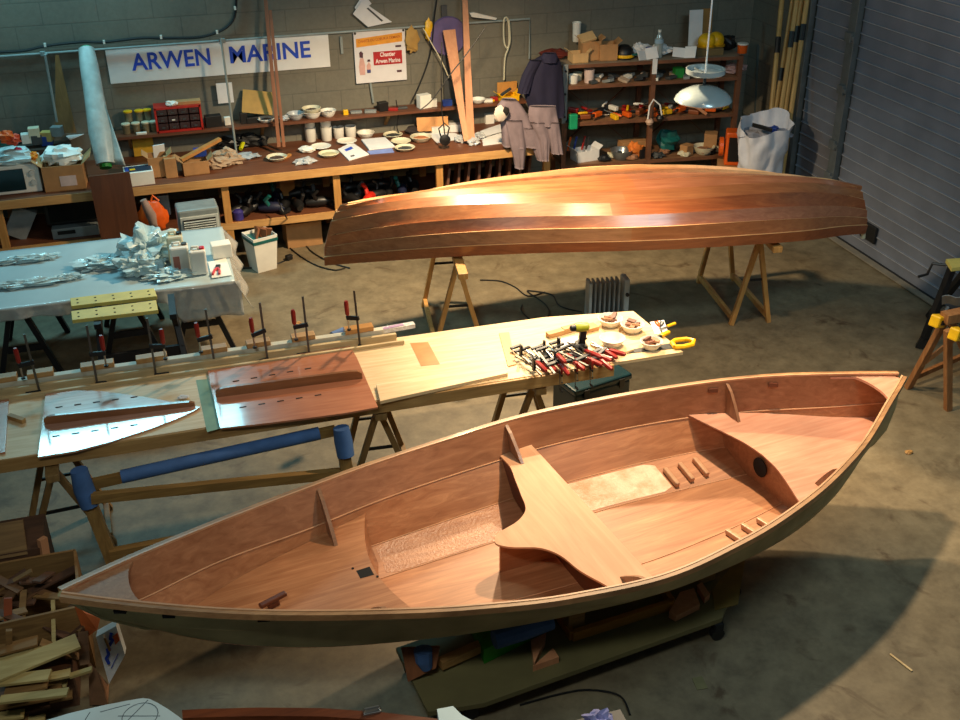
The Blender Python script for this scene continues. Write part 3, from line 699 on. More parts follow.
# toolbox
p = atz(590, 398, .02); tb = thing('toolbox', 'dark teal lidded toolbox on the floor under the right end of the workbench', 'toolbox', (2.76, 6.55, 0), R(14))
MB().box((0, 0, .13), (.50, .3, .26)).build('body', plain('dark_teal', rgb(18, 40, 44), .4), tb, False, bevel=.015)
MB().box((0, 0, .285), (.52, .32, .05)).build('lid', plain('teal_lid', rgb(18, 50, 58), .25), tb, False, bevel=.015)
MB().tube([(-.1, 0, .31), (-.09, 0, .335), (.09, 0, .335), (.1, 0, .31)], .012, 8).build('handle', M_blk, tb, False)
for x in (-.16, .16): MB().box((x, -.162, .26), (.05, .012, .07)).build('latch', M_blk, tb, False, bevel=.004)
# oil radiator and its cable
p = atz(602, 316, 0); ht = thing('oil_radiator', 'grey oil-filled radiator standing on the floor beyond the workbench', 'heater', (3.42, 7.86, 0), R(-6))
M_rad = plain('radiator_grey', rgb(176, 184, 182), .4); M_rad2 = plain('radiator_dark', rgb(140, 146, 146), .45)
for k in range(6): MB().box((-.12+k*.042, 0, .235), (.018, .13, .37)).build('fin', M_rad2, ht, False, bevel=.008)
MB().box((.155, 0, .235), (.05, .15, .40)).build('control_panel', M_rad, ht, False, bevel=.015)
MB().box((-.165, 0, .235), (.03, .14, .38)).build('end_panel', M_rad, ht, False, bevel=.012)
for x in (-.12, .12): MB().box((x, 0, .035), (.03, .2, .03)).build('foot', M_blk, ht, False); 
MB().lathe([(.016, 0), (.016, .02)], (.155, -.075, .3), 10, Matrix.Rotation(PI/2, 3, 'X')).build('knob', M_blk, ht, False)
def cable(label, px, z=.008, r=.007, mt=None, name='cable', cat='cable', raw=None):
    pts = raw or [atz(*q, z) for q in px]
    out = []
    for i in range(len(pts)-1):
        p0, p1, p2_, p3 = pts[max(i-1, 0)], pts[i], pts[i+1], pts[min(i+2, len(pts)-1)]
        for j in range(5):
            t = j/5; out.append(.5*((2*p1)+(p2_-p0)*t+(2*p0-5*p1+4*p2_-p3)*t*t+(3*p1-p0-3*p2_+p3)*t**3))
    out.append(pts[-1])
    return tag(MB().tube(out, r, 6).build(name, mt or M_blk, smooth=True), label, cat)
cable('black radiator cable looping over the floor from the heater to the left', [(582, 312), (560, 306), (552, 295), (532, 291), (528, 292), (545, 304), (549, 315), (535, 321), (522, 312), (522, 305)])
cable('thin black cable across the floor from under the upturned boat', [(480, 280), (500, 281), (515, 287), (528, 296), (545, 292)], r=.006)
tp = thing('folded_tripod', 'black tripod with chrome tubes lying on the floor behind the drill', 'tripod', atz(570, 331, 0))
a, b_ = atz(543, 330, .03), atz(592, 321, .03)
MB().tube([a, b_], .03, 8).build('leg', M_blk, tp); MB().tube([a+Vector((0, .05, .05)), b_+Vector((-.1, .05, .05))], .014, 8).build('chrome_tube', M_chrome, tp); MB().tube([b_, b_+Vector((.1, .02, .02))], .045, 8).build('head', M_blk, tp)
tag(MB().blob(atz(298, 323, .01), (.03, .02, .012), 4, .3).build('wood_crumb', M_pine), 'pale wood crumb on the floor left of the upturned boat trestle', 'scrap')
tag(MB().blob(atz(909, 452, .01), (.03, .02, .012), 6, .3).build('wood_crumb', M_pine), 'yellow wood crumb on the floor right of the open boat stern', 'scrap')
tag(MB().bar(atz(890, 654, .004), atz(912, 671, .004), .012, .006).build('wood_splinter', M_bat), 'pale splinter on the floor at the lower right', 'scrap')

# ---------------------------------------------------------------- sheeted table on the left
tbl = thing('sheeted_table', 'long table on black folding trestles covered in white plastic sheet, on the left', 'table', (-.75, 8.75, 0))
MB().box((-.85, 8.72, .70), (2.3, 1.16, .04)).build('tabletop', M_bat, tbl)
M_sheet = plain('white_sheet', rgb(172, 192, 197), .35, 0, .05, 4, coat=.2)
def sheetfn(u, v):
    x = -2.0+2.32*u; y = 8.11+1.22*v; z = .728+.004*mnoise.noise(Vector((x*3, y*4, 1)))
    return (x, y, z)
MB().grid(sheetfn, 60, 30, .006).build('sheet_top', M_sheet, tbl, smooth='all')
M_film = plain('milky_film', rgb(190, 190, 184), .25, 0, .1, 12, coat=.5, trans=0, alpha=.62, bmp=.3)
def front_hang(u, v):
    x = -2.0+2.36*u; L_ = .09+(.20 if x > -.22 else 0)*min(1, (x+.22)/.1 if x > -.22 else 0)
    return (x, 8.105-.02*v-.015*math.sin(x*23)*v, .727-L_*v+.01*math.sin(x*9)*v)
MB().grid(front_hang, 90, 10, .003, (0, 1, 0)).build('sheet_front', M_film, tbl, smooth='all')
def side_hang(u, v):
    y = 8.09+1.2*u; return (.32+.10*v+.02*math.sin(y*15)*v, y, .727-.26*v*(1-.35*u)+.012*math.sin(y*11)*v)
MB().grid(side_hang, 40, 10, .003, (-1, 0, 0)).build('sheet_side', M_film, tbl, smooth='all')
def folding_trestle(label, x):
    t = thing('folding_trestle', label, 'trestle', (x, 8.7, 0), 0, 'black trestles under the sheeted table')
    for y in (-.42, .42):
        for s in (-1, 1): MB().bar((s*.24, y, 0), (s*.05, y, .62), .04, .05, (0, 1, 0)).build('leg', M_iron, t, False)
        MB().box((0, y, .3), (.26, .025, .05)).build('stay', M_iron, t, False)
    MB().box((0, 0, .65), (.12, 1.0, .06)).build('top_rail', M_iron, t, False); return t
ft = folding_trestle('black folding trestle below the left end of the sheeted table', -1.35)
dup(ft, (-.55, 8.72, 0), 0, 'black folding trestle below the middle of the sheeted table, behind the yellow vice bench'); dup(ft, (.02, 8.72, 0), 0, 'black folding trestle below the right end of the sheeted table')
# crumpled plastic on the table
M_crump = plain('crumpled_film', rgb(190, 212, 214), .3, 0, .06, 10, coat=.35, bmp=.3)
random.seed(5)
def crumple(label, q, r, seed, amp=.45, n=30, m=18, fq=3.2, zz=.735, mt=None):
    p = atz(*q, zz)
    return tag(MB().blob((p.x, p.y, zz+r[2]*.72), r, seed, amp, fq, n, m, flat=True).build('crumpled_film', mt or M_crump, smooth=False), label, 'plastic film')
crumple('big crumpled heap of clear plastic film at the right of the sheeted table', (150, 258), (.2, .2, .13), 1)
crumple('crumpled film lump in front of the big heap beside the bottles', (142, 272), (.16, .12, .08), 7)
crumple('flat crumpled film left of the big heap, far side of the table', (100, 266), (.17, .1, .04), 12)
crumple('flattened brownish film scraps in front of the white bottles', (172, 277), (.15, .08, .035), 17)
crumple('twisted strip of film, near left part of the sheeted table', (28, 285), (.26, .05, .025), 21, fq=4)
crumple('twisted strip of film, near middle part of the sheeted table', (66, 279), (.12, .045, .022), 22, fq=4)
crumple('twisted strip of film, far left part of the sheeted table', (25, 261), (.22, .05, .025), 25, fq=4)
tag(MB().slab([atz(*q, .738) for q in ((92, 265), (126, 262), (127, 267), (93, 271))], .004).build('white_strip', M_paper), 'folded white paper strip beside the flat film on the table', 'paper')
def jerrican(label, q, w, d, h, mt, cap, rz=0):
    p = atz(*q, .735); t = thing('jerrican', label, 'jerrican', p, rz)
    MB().box((0, 0, h*.45), (w, d, h*.9)).build('body', mt, t, False, bevel=.015)
    MB().tube([(-w*.3, 0, h*.88), (-w*.28, 0, h), (w*.05, 0, h), (w*.1, 0, h*.88)], .012, 8).build('handle', mt, t, False, True)
    MB().lathe([(.022, h*.88), (.022, h*.97), (.018, h*.98)], (w*.3, 0, 0), 10).build('cap', cap, t, False, True); return t
jerrican('cream plastic jerrican with a dark cap, farthest on the sheeted table', (178, 262), .13, .12, .27, M_cream, M_blk)
j = jerrican('translucent white jerrican with a reddish label beside the film heap', (182, 270), .15, .12, .24, M_white, M_greyd)
MB().box((-.03, -.063, .09), (.05, .004, .11)).build('label', plain('reddish_label', rgb(180, 110, 92), .6), j, False)
jerrican('white jerrican with a red cap, nearest on the sheeted table', (200, 273), .13, .1, .23, M_white, plain('red_cap', rgb(190, 30, 50), .4))
p = atz(218, 268, .735); pl = thing('pliers', 'pliers with red handles lying on white paper at the table right end', 'pliers', p, R(80))
for s in (-1, 1): MB().tube([(-.03, s*.004, .012), (-.08, s*.022, .012), (-.15, s*.026, .012)], .011, 6).build('handle', plain('pink_red', rgb(196, 70, 80), .4), pl, False, True)
MB().box((.0, 0, .012), (.07, .04, .016)).build('jaws', M_iron, pl, False, bevel=.006)
tag(MB().slab([atz(*q, .738) for q in ((208, 262), (226, 258), (232, 275), (212, 278))], .004).build('paper_sheet', M_white), 'white paper under the pliers at the right end of the sheeted table', 'paper')
tag(MB().box(atz(222, 256, .735)+Vector((0, 0, .06)), (.16, .12, .12), (0, 0, R(5))).build('white_box', M_white, bevel=.006), 'white box at the far right corner of the sheeted table', 'box')
# dehumidifier
d = thing('dehumidifier', 'grey louvred heater box standing behind the right end of the sheeted table', 'heater', (.13, 9.75, 0), R(3))
M_dh = plain('dehumidifier_grey', rgb(120, 130, 130), .45)
MB().box((0, .02, .40), (.37, .26, .80)).build('casing', M_dh, d, False, bevel=.02)
MB().box((0, -.115, .56), (.34, .02, .36)).build('louvre_frame', plain('louvre_white', rgb(176, 184, 180), .5), d, False, bevel=.005)
MB().box((0, -.128, .56), (.29, .006, .31)).build('opening', M_hole, d, False)
for k in range(13): MB().box((0, -.134, .425+k*.0225), (.285, .016, .007), (R(25), 0, 0)).build('louvre', plain('louvre_white', 0), d, False)
# workmate
wm = thing('folding_workbench', 'yellow-topped folding vice bench with peg holes in front of the sheeted table', 'workbench', (-.45, 7.85, 0))
M_wm = plain('yellow_board', rgb(206, 186, 98), .5, 0, .08)
def wboard(px):
    P4 = [atz(*q, .76) for q in px]; o = MB().slab(P4, .03).build('jaw_board', M_wm, wm, bevel=.003)
    for r_ in (.3, .72):
        for k in range(5):
            f = .08+.84*k/4; a = P4[0].lerp(P4[1], f); b2 = P4[3].lerp(P4[2], f); c = a.lerp(b2, r_)
            MB().lathe([(.009, 0), (.009, .0015)], c, 8).build('peg_hole', M_hole, o)
wboard(((70, 298), (154, 288), (157, 296), (71, 306))); wboard(((71, 311), (156, 300), (158, 310), (72, 320)))
for x0, xt in ((-.78, -.72), (-.12, -.18)):
    MB().bar((x0, 7.55, 0), (xt, 7.85, .70), .04, .05).build('leg', M_iron, wm); MB().bar((x0, 8.1, 0), (xt, 7.72, .70), .04, .05).build('leg', M_iron, wm); MB().bar((xt, 7.62, .715), (xt, 8.0, .715), .05, .04).build('side_rail', M_iron, wm)
MB().box((-.45, 7.5, .07), (.72, .05, .06)).build('step', plain('orange_step', rgb(176, 100, 24), .5), wm)
MB().box((-.45, 7.72, .38), (.62, .03, .1)).build('cross_panel', M_iron, wm)
# ---------------------------------------------------------------- bench along the back wall
M_bt = wood('bench_top_brown', rgb(88, 50, 32), rgb(128, 78, 50), 'X', 1, .5)
YB = 10.2; ZBn = .885
def atb(x, y, z=ZBn): return atz(x, y, z)
bb = thing('long_bench', 'long timber bench with a lower shelf along the block wall, crowded with pots and papers', 'workbench', (1, 10.65, 0))
MB().box((.9, 10.66, ZBn-.012), (5.7, .96, .024)).build('benchtop', M_bt, bb)
MB().box((.9, YB, ZBn-.045), (5.7, .045, .085)).build('front_rail', M_pinex, bb, bevel=.003)
for x in (-1.62, .42, 1.50, 2.55, 3.70):
    MB().box((x, YB+.05, .42), (.07, .05, .84)).build('leg', M_pine, bb, bevel=.003); MB().box((x, 11.0, .42), (.07, .05, .84)).build('leg', M_pine, bb, bevel=.003)
MB().box((.9, 10.65, .40), (5.6, .82, .025)).build('lower_shelf', M_bt, bb); MB().box((.9, YB+.035, .375), (5.6, .03, .07)).build('shelf_rail', M_pinex, bb)
# wall shelf
ws = thing('plank_shelf', 'narrow brown plank shelf on the block wall under the sign', 'shelf', (1.55, 11.05, 1.12))
MB().box((1.57, 11.02, 1.145), (4.25, .25, .028)).build('board', M_bt, ws)
for x in (-.4, .9, 2.2, 3.5): MB().bar((x, 11.14, .98), (x, 10.94, 1.13), .03, .03).build('bracket', M_pined, ws)
ZW = 1.16
# sign
M_sign = plain('sign_white', rgb(222, 222, 220), .6, 0, .03); M_sblue = plain('sign_blue', rgb(20, 70, 190), .5, 0, .05)
def text(s, h, loc, mt, parent, name='lettering', bold=.0, width=None, rot=(PI/2, 0, 0), cx=False):
    cu = bpy.data.curves.new('t', 'FONT'); cu.body = s; cu.size = 1; cu.extrude = .004; cu.offset = bold
    ob = bpy.data.objects.new('t', cu); COL.objects.link(ob); dg = bpy.context.evaluated_depsgraph_get(); dg.update()
    me = bpy.data.meshes.new_from_object(ob.evaluated_get(dg)); COL.objects.unlink(ob); bpy.data.objects.remove(ob)
    xs = [v.co.x for v in me.vertices]; ys = [v.co.y for v in me.vertices]
    sy = h/(max(ys)-min(ys)); sx = width/(max(xs)-min(xs)) if width else sy; x0 = (min(xs)+max(xs))/2 if cx else min(xs); y0 = min(ys)
    Rm = Euler(rot).to_matrix()
    mb = MB(); mb.v = [Vector(loc)+Rm @ Vector(((v.co.x-x0)*sx, (v.co.y-y0)*sy, v.co.z*.3)) for v in me.vertices]; mb.f = [list(p.vertices) for p in me.polygons]; mb.mi = [0]*len(mb.f)
    return mb.build(name, mt, parent)
sg = thing('shop_sign', 'long white sign with blue letters on the block wall', 'sign', (.58, 11.13, 1.62))
MB().box((.585, 11.135, 1.787), (2.15, .02, .325)).build('board', M_sign, sg, bevel=.003)
text('ARWEN', .165, (-.27, 11.122, 1.735), M_sblue, sg, 'word', .02, .75); text('MARINE', .165, (.67, 11.122, 1.735), M_sblue, sg, 'word', .02, .80)
# poster
po = thing('poster', 'square white poster with orange band and red box on the wall', 'poster', (2.18, 11.1, 1.43))
rz_ = R(1.5)
MB().box((2.18, 11.12, 1.695), (.535, .02, .525)).build('panel', plain('poster_white', rgb(216, 214, 216), .4, 0, .03), po, bevel=.003)
MB().slab([(1.935, 11.108, 1.80), (2.415, 11.108, 1.83), (2.415, 11.108, 1.92), (1.935, 11.108, 1.885)], .003, (0, 1, 0)).build('orange_band', plain('poster_orange', rgb(224, 150, 40), .5), po)
text('CHARTE DU COEUR A DEMAIN', .028, (1.955, 11.107, 1.842), plain('poster_brown', rgb(176, 92, 24), .5), po, 'band_lettering', .01, .44, (PI/2, R(-3.5), 0))
MB().box((2.255, 11.108, 1.675), (.30, .004, .135)).build('red_box', plain('poster_red', rgb(170, 22, 30), .5), po)
M_pw = plain('poster_letter_white', rgb(236, 226, 224), .5)
text('Chantier', .045, (2.255, 11.107, 1.69), M_pw, po, 'poster_lettering', .02, .16, cx=True); text('Arwen Marine', .045, (2.255, 11.107, 1.625), M_pw, po, 'poster_lettering', .02, .26, cx=True)
M_skin = plain('poster_pink', rgb(206, 160, 150), .6); M_pd = plain('poster_dark', rgb(76, 40, 52), .6); M_pbl = plain('poster_blue', rgb(60, 64, 120), .6)
fg = MB().prism([(-.03, 0), (.025, 0), (.03, .1), (.015, .17), (-.02, .17), (-.035, .09)], .002, Matrix.Translation((1.985, 11.108, 1.52)) @ Matrix.Rotation(PI/2, 4, 'X')).build('printed_woman', M_skin, po)
MB().prism([(-.018, 0), (.016, -.01), (.02, .04), (0, .062), (-.02, .045)], .002, Matrix.Translation((1.98, 11.107, 1.70)) @ Matrix.Rotation(PI/2, 4, 'X')).build('printed_hair', M_pd, po)
MB().prism([(-.02, 0), (.02, 0), (.025, .06), (.005, .1), (-.02, .06)], .002, Matrix.Translation((2.05, 11.108, 1.55)) @ Matrix.Rotation(PI/2, 4, 'X')).build('printed_child', M_skin, po)
MB().prism([(-.018, 0), (.018, 0), (.02, .035), (-.02, .035)], .002, Matrix.Translation((2.05, 11.107, 1.535)) @ Matrix.Rotation(PI/2, 4, 'X')).build('printed_shorts', M_pbl, po)
MB().prism([(-.015, 0), (.015, 0), (.012, .022), (-.012, .022)], .002, Matrix.Translation((2.055, 11.107, 1.65)) @ Matrix.Rotation(PI/2, 4, 'X')).build('printed_hair', M_pd, po)
MB().box((2.37, 11.108, 1.53), (.05, .003, .022)).build('logo_mark', M_pd, po); MB().box((2.37, 11.108, 1.785), (.06, .003, .02)).build('logo_mark', M_pd, po)
for x in (1.93, 2.43): MB().lathe([(.012, 0), (.012, .006)], (x, 11.11, 1.94), 8, Matrix.Rotation(PI/2, 3, 'X')).build('pin', M_blk, po)
# leaflet stuck behind the pipe
lf = thing('leaflet', 'folded white leaflet tucked behind the pipe above the poster', 'leaflet', (2.12, 11.1, 1.98))
P_ = lambda x, y: aty(x, y, 11.08)
MB().slab([P_(353, 14), (P_(362, 1)), P_(392, 22), P_(368, 27)], .006, (0, 1, 0)).build('sheet', M_paper, lf); MB().slab([P_(355, 8)+Vector((0, .02, 0)), P_(364, -6)+Vector((0, .02, 0)), P_(372, 4)+Vector((0, .02, 0)), P_(360, 14)+Vector((0, .02, 0))], .004, (0, 1, 0)).build('second_sheet', M_paper, lf)
MB().slab([P_(366.5, 8.5)-Vector((0, .004, 0)), P_(368, 7.5)-Vector((0, .004, 0)), P_(383, 20.5)-Vector((0, .004, 0)), P_(381.5, 21.5)-Vector((0, .004, 0))], .002, (0, 1, 0)).build('print_line', M_greyd, lf)
# pipes and cables on the wall
M_pipe = plain('pipe_grey', rgb(140, 150, 148), .5)
pp = thing('water_pipe', 'thin grey pipe running along the wall above the sign with drops', 'pipe', (1.2, 11.12, 1.0))
MB().tube([(-2.2, 11.1, 1.965), (3.79, 11.1, 1.965), (3.79, 11.1, 1.55)], .011, 8).build('pipe_run', M_pipe, pp)
for a_, b_ in ((aty(45, 55, 10.86), aty(57, 122, 10.86)), (aty(221, 38, 10.86), aty(239, 172, 10.86))): MB().tube([Vector((a_.x, 11.1, 1.965)), a_, b_], .011, 8).build('drop', M_pipe, pp)
MB().tube([(1.92+.14, 11.12, 1.43), (2.08, 11.12, 1.22)], .012, 6).build('drop', M_pipe, pp)
for x in (-1.05, .62, 2.9): MB().lathe([(.025, -.02), (.025, .02)], (x, 11.1, 1.965), 8).build('junction', M_pipe, pp)
cc = cable('black cable clipped along the wall above the pipe, turning up by the sign', None, r=.014, raw=[aty(x, y, 11.12) for x, y in ((-30, 53), (20, 51), (45, 46), (80, 42), (104, 42), (140, 38), (165, 38), (200, 37), (222, 30), (233, 20), (236, 5), (236, -20))])
for k, (x, y) in enumerate(((45, 45), (104, 42), (161, 37), (217, 32), (235, 8))): p = aty(x, y, 11.115); MB().box((p.x, p.y, p.z), (.02, .02, .035)).build('clip', M_white, cc)
cable('black cable hanging down the wall right of the poster', None, r=.008, raw=[aty(x, y, 11.05) for x, y in ((438, -10), (434, 20), (432, 42), (428, 62), (418, 88), (412, 100))])
cable('thin black wire strung diagonally across the leaning planks', None, r=.006, raw=[aty(x, y, 10.3) for x, y in ((485, 28), (468, 52), (450, 75), (432, 100), (420, 110))])
cable('pale cord hanging from the pipe beside the yellow cloth', None, r=.006, mt=M_cream, raw=[aty(x, y, 11.0) for x, y in ((423, 28), (432, 44), (442, 62), (449, 78))])
cable('black lead hanging from the shelf to the bench below the poster', None, r=.006, raw=[aty(x, y, 11.0) for x, y in ((396, 100), (398, 115), (397, 128), (401, 136))])
hk = cable('looped pale rope hanging from the pipe left of the coats', None, r=.009, mt=M_cream, name='rope', cat='rope', raw=[aty(x, y, 11.06) for x, y in ((504, 80), (505, 58), (509, 44), (508, 20), (504, 20), (504, 40), (507, 48), (510, 40), (509, 20))])
wl = thing('white_bracket', 'white blade-like bracket sticking up from the pipe right of the leaning planks', 'bracket', aty(475, 20, 11.0)); MB().slab([aty(470, 13, 11.0), aty(474, 12.5, 11.0), aty(497, 18, 11.02), aty(496, 20, 11.02), aty(472, 17, 11.0)], .03, (0, 1, 0)).build('blade', M_white, wl)
tag(MB().box(aty(341.5, 45, 11.13), (.025, .02, .17)).build('white_strip', M_pipe), 'short pale strip on the wall left of the poster', 'strip')
# sign-side note, conduit dashes
nt_ = tag(MB().box(aty(225, 93, 11.08), (.155, .006, .2)).build('notice', M_paper), 'small white notice on the pipe below the sign', 'notice')
# things hanging from pipe: yellow cloth, purple disc
for q, r_, mt, lb in (((412, 40), (.07, .03, .12), plain('ochre_cloth', rgb(170, 134, 70), .8), 'ochre rag hanging from the pipe right of the poster'), ((429, 30), (.045, .02, .1), M_yel, 'yellow rag hanging from the pipe')):
    tag(MB().blob(aty(*q, 11.08), r_, 3, .3).build('rag', mt, smooth=True), lb, 'rag')
ds = thing('cable_reel', 'purple cable reel hanging on the wall behind the leaning planks', 'reel', aty(447, 45, 11.08))
MB().lathe([(.19, -.02), (.2, 0), (.19, .02)], aty(448, 36, 11.08), 24, Matrix.Rotation(PI/2, 3, 'X')).build('flange', plain('purple_plastic', rgb(96, 84, 130), .45), ds); MB().lathe([(.06, .02), (.06, .05)], aty(448, 36, 11.06), 16, Matrix.Rotation(PI/2, 3, 'X')).build('hub', M_blk, ds)
# leaning planks on the bench
def leaning(label, px0, px1, Y0, Y1, w, t, mt, name='leaning_plank', cat='plank', w2=None):
    a, b_ = aty(*px0, Y0), aty(*px1, Y1); w2 = w2 or w
    d = (b_-a).normalized(); x = Vector((1, 0, 0)); x = (x-d*x.dot(d)).normalized(); n = d.cross(x)
    vs = [p+x*(i*ww/2)+n*(j*t/2) for p, ww in ((a, w), (b_, w2)) for i, j in ((-1, -1), (1, -1), (1, 1), (-1, 1))]
    return tag(MB().add(vs, [(0, 1, 2, 3), (7, 6, 5, 4)]+[(i, i+4, (i+1) % 4+4, (i+1) % 4) for i in range(4)]).build(name, mt), label, cat)
M_lp = wood('plank_red', rgb(196, 130, 88), rgb(222, 160, 116), 'Z', .8, .5); M_lp2 = wood('plank_brown', rgb(120, 72, 44), rgb(160, 100, 62), 'Z', .8, .5)
leaning('reddish plank leaning on the bench, left of the pair behind the headphones', (466, 141), (449, 30), 10.45, 10.95, .045, .02, M_lp, w2=.13)
leaning('reddish plank leaning on the bench, right of the pair', (470.5, 140), (464, -20), 10.5, 11.05, .085, .02, M_lp, w2=.05)
leaning('dark upright plank against the wall between the leaning planks', (447, 100), (444, 5), 11.08, 11.1, .06, .02, M_greyd)
leaning('narrow brown stick leaning on the wall across the sign letters, left one', (279, 147), (264, -15), 10.75, 11.05, .035, .02, M_lp2, 'leaning_stick', 'stick')
leaning('narrow brown stick leaning on the wall across the sign letters, right one', (284, 147), (270, 10), 10.8, 11.08, .03, .02, M_lp2, 'leaning_stick', 'stick')
leaning('tapering brown board leaning on the wall left of the film roll', (66, 133), (57, 55), 10.95, 11.08, .19, .02, wood('amber_board', rgb(110, 76, 34), rgb(150, 108, 56), 'Z', .8, .5), 'leaning_board', 'board', w2=.03)
leaning('tan board leaning on the wall on the shelf left of the bowls', (257, 114), (258, 91), 10.98, 11.1, .3, .02, plain('tan_board', rgb(170, 130, 60), .6), 'leaning_board', 'board')
leaning('tan board standing on the bench behind white cartons', (433, 131), (432, 117), 10.95, 11.0, .34, .02, plain('orange_board', rgb(206, 146, 84), .6), 'leaning_board', 'board')
leaning('tall brown board standing on edge in front of the bench', (134, 300), (109, 174), 10.02, 10.1, .36, .03, wood('brown_board', rgb(82, 46, 24), rgb(112, 66, 38), 'Z', .6, .5), 'standing_board', 'board')
# film roll
fr = thing('film_roll', 'tall roll of white plastic film with green core ends leaning on the wall', 'roll', aty(107, 170, 10.4))
a, b_ = aty(106, 168, 10.35), aty(86, 47, 11.0); d = b_-a
MB().tube([a+d*.03, a+d*.3, a+d*.6, a+d*.85, a+d*.985], [.085, .105, .09, .085, .072], 16).build('film', plain('film_white', rgb(176, 184, 180), .4, 0, .14, 7, coat=.2, bmp=.5), fr, smooth=True)
MB().tube([a, a+d*.035], .055, 12).build('core_end', M_grn, fr); MB().tube([a+d*.98, b_], .05, 12).build('core_end', plain('pale_green', rgb(70, 150, 110), .5), fr)
MB().grid(lambda u, v: a+d*(.02+.55*u)+Vector((.08+.10*(1-u)*v, -.06*v, 0)), 10, 5, .003, (0, 1, 0)).build('loose_film', plain('film_white', rgb(0, 0, 0)), fr, smooth='all')

# ---------------------------------------------------------------- small-thing kit
def carton(label, p, s, rz=0, mt=None, name='carton', flaps=0, tagm=None, cat='box', group=None):
    t = thing(name, label, cat, p, rz, group); w_, d_, h_ = s
    if flaps:
        mb = MB().box((0, 0, .004), (w_, d_, .008))
        for sx in (-1, 1): mb.box((sx*(w_/2-.003), 0, h_/2), (.006, d_, h_))
        for sy in (-1, 1): mb.box((0, sy*(d_/2-.003), h_/2), (w_-.012, .006, h_))
        mb.build('body', mt or M_card, t, False)
        for k in range(flaps):
            if k < 2: MB().box(((1 if k else -1)*(w_/2+d_*.12), 0, h_+d_*.10), (d_*.36, d_*.98, .005), (0, R(-40 if k else 40), 0)).build('flap', mt or M_card, t, False)
            else: MB().box((0, (d_/2+.08), h_+.05), (w_*.98, .2, .005), (R(35), 0, 0)).build('flap', mt or M_card, t, False)
    else: MB().box((0, 0, h_/2), s).build('body', mt or M_card, t, False, bevel=.003)
    if tagm: MB().box((w_*.1, -d_/2-.002, h_*.4), (w_*.4, .003, h_*.4)).build('label', tagm, t, False)
    return t
def pot(label, p, r, h, mt=None, lid=None, name='pot', cat='pot', group=None):
    t = thing(name, label, cat, p, 0, group)
    MB().lathe([(r*.86, 0), (r*.9, h*.03), (r, h*.93), (r*1.06, h*.94), (r*1.06, h), (r*.96, h), (r*.92, h*.9), (.001, h*.88)], n=16).build('body', mt or M_white, t, False, True)
    if lid: MB().lathe([(r*1.08, h*.9), (r*1.08, h*1.03), (r*.9, h*1.06)], n=16).build('lid', lid, t, False, True)
    return t
def paper(label, px, z, mt=None, name='paper_sheet', t=.003, cat='paper', ink=None):
    th = thing(name, label, cat, atz(*px[0], z))
    P4 = [atz(*q, z) for q in px]; MB().slab(P4, t).build('sheet', mt or M_paper, th)
    if ink:
        for f0, f1, g0, g1 in ink:
            L_ = lambda f, g: P4[0].lerp(P4[1], f).lerp(P4[3].lerp(P4[2], f), g)+Vector((0, 0, .0008))
            MB().slab([L_(f0, g0), L_(f1, g0), L_(f1, g1), L_(f0, g1)], .0006).build('print_block', M_sblue if g0 < .5 else M_greyd, th)
    return th
# ---- on the bench, from the left
mw = thing('microwave_oven', 'white microwave oven with a dark door at the left end of the wall bench', 'microwave', atb(10, 190), R(1))
p = atb(42, 186)
mw.location = (-1.46, 10.36, ZBn); WM[mw.name] = Matrix.Translation((-1.46, 10.36, ZBn))
MB().box((0, .12, .14), (.5, .34, .27)).build('casing', M_white, mw, False, bevel=.012)
MB().box((-.06, -.054, .14), (.35, .012, .2)).build('door_glass', plain('dark_glass', rgb(16, 40, 46), .15), mw, False, bevel=.004)
for z in (.19, .1): MB().lathe([(.028, 0), (.026, .015)], (.19, -.05, z), 14, Matrix.Rotation(PI/2, 3, 'X')).build('dial', plain('dial_grey', rgb(190, 194, 190), .4), mw, False)
tag(MB().blob((-1.5, 10.42, ZBn+.33), (.24, .15, .07), 4, .3, 2.5, 18, 10, flat=True).build('plastic_bag', M_crump), 'white plastic bag lying on top of the microwave oven', 'bag')
for k, (x, y, mt, r_) in enumerate(((6, 137, M_org, .07), (18, 150, plain('magenta', rgb(200, 40, 90), .5), .035), (33, 156, plain('amber', rgb(230, 140, 20), .5), .045), (14, 140, plain('red_org', rgb(210, 70, 30), .5), .06))):
    p = aty(x, y, 10.38); tag(MB().blob(p, (r_, r_*.7, r_*.8), 20+k, .3).build('fruit_net', mt), ['bright orange bundle on the bag over the microwave, far left', 'small magenta bundle on the bag over the microwave', 'amber round bundle at the right end of the bag', 'red-orange bundle beside the bright orange one'][k], 'bundle')
bx = carton('brown carton of folded white cloths right of the microwave', (-1.0, 10.42, ZBn), (.36, .3, .24), R(-2), M_card, 'cardboard_box', 2, plain('red_white_label', rgb(210, 190, 186), .6))
tag(MB().blob((-1.0, 10.42, ZBn+.29), (.17, .12, .09), 31, .25, 3, 22, 12, flat=True).build('cloth_pile', plain('white_cloth', rgb(226, 232, 228), .8), smooth=True), 'pile of white cloths in the brown carton', 'cloth')
random.seed(3)
nm_box = ['black-topped', 'pale', 'blue', 'dark', 'white', 'yellowish', 'grey', 'teal']
mts = [M_blk, M_cream, M_blued, M_greyd, M_white, plain('ochre_box', rgb(190, 160, 90), .6), M_grey, M_teal]
for k, (x, y) in enumerate(((15, 139), (34, 132), (47, 140), (37, 139), (27, 138), (47, 136), (57, 131), (5, 140))):
    tag(MB().box(aty(x, y, 10.9)+Vector((0, 0, 0)), (.1, .09, .09), (0, 0, random.uniform(-.3, .3))).build('small_box', mts[k], bevel=.003), '%s small box stacked behind the microwave and carton' % nm_box[k], 'box')
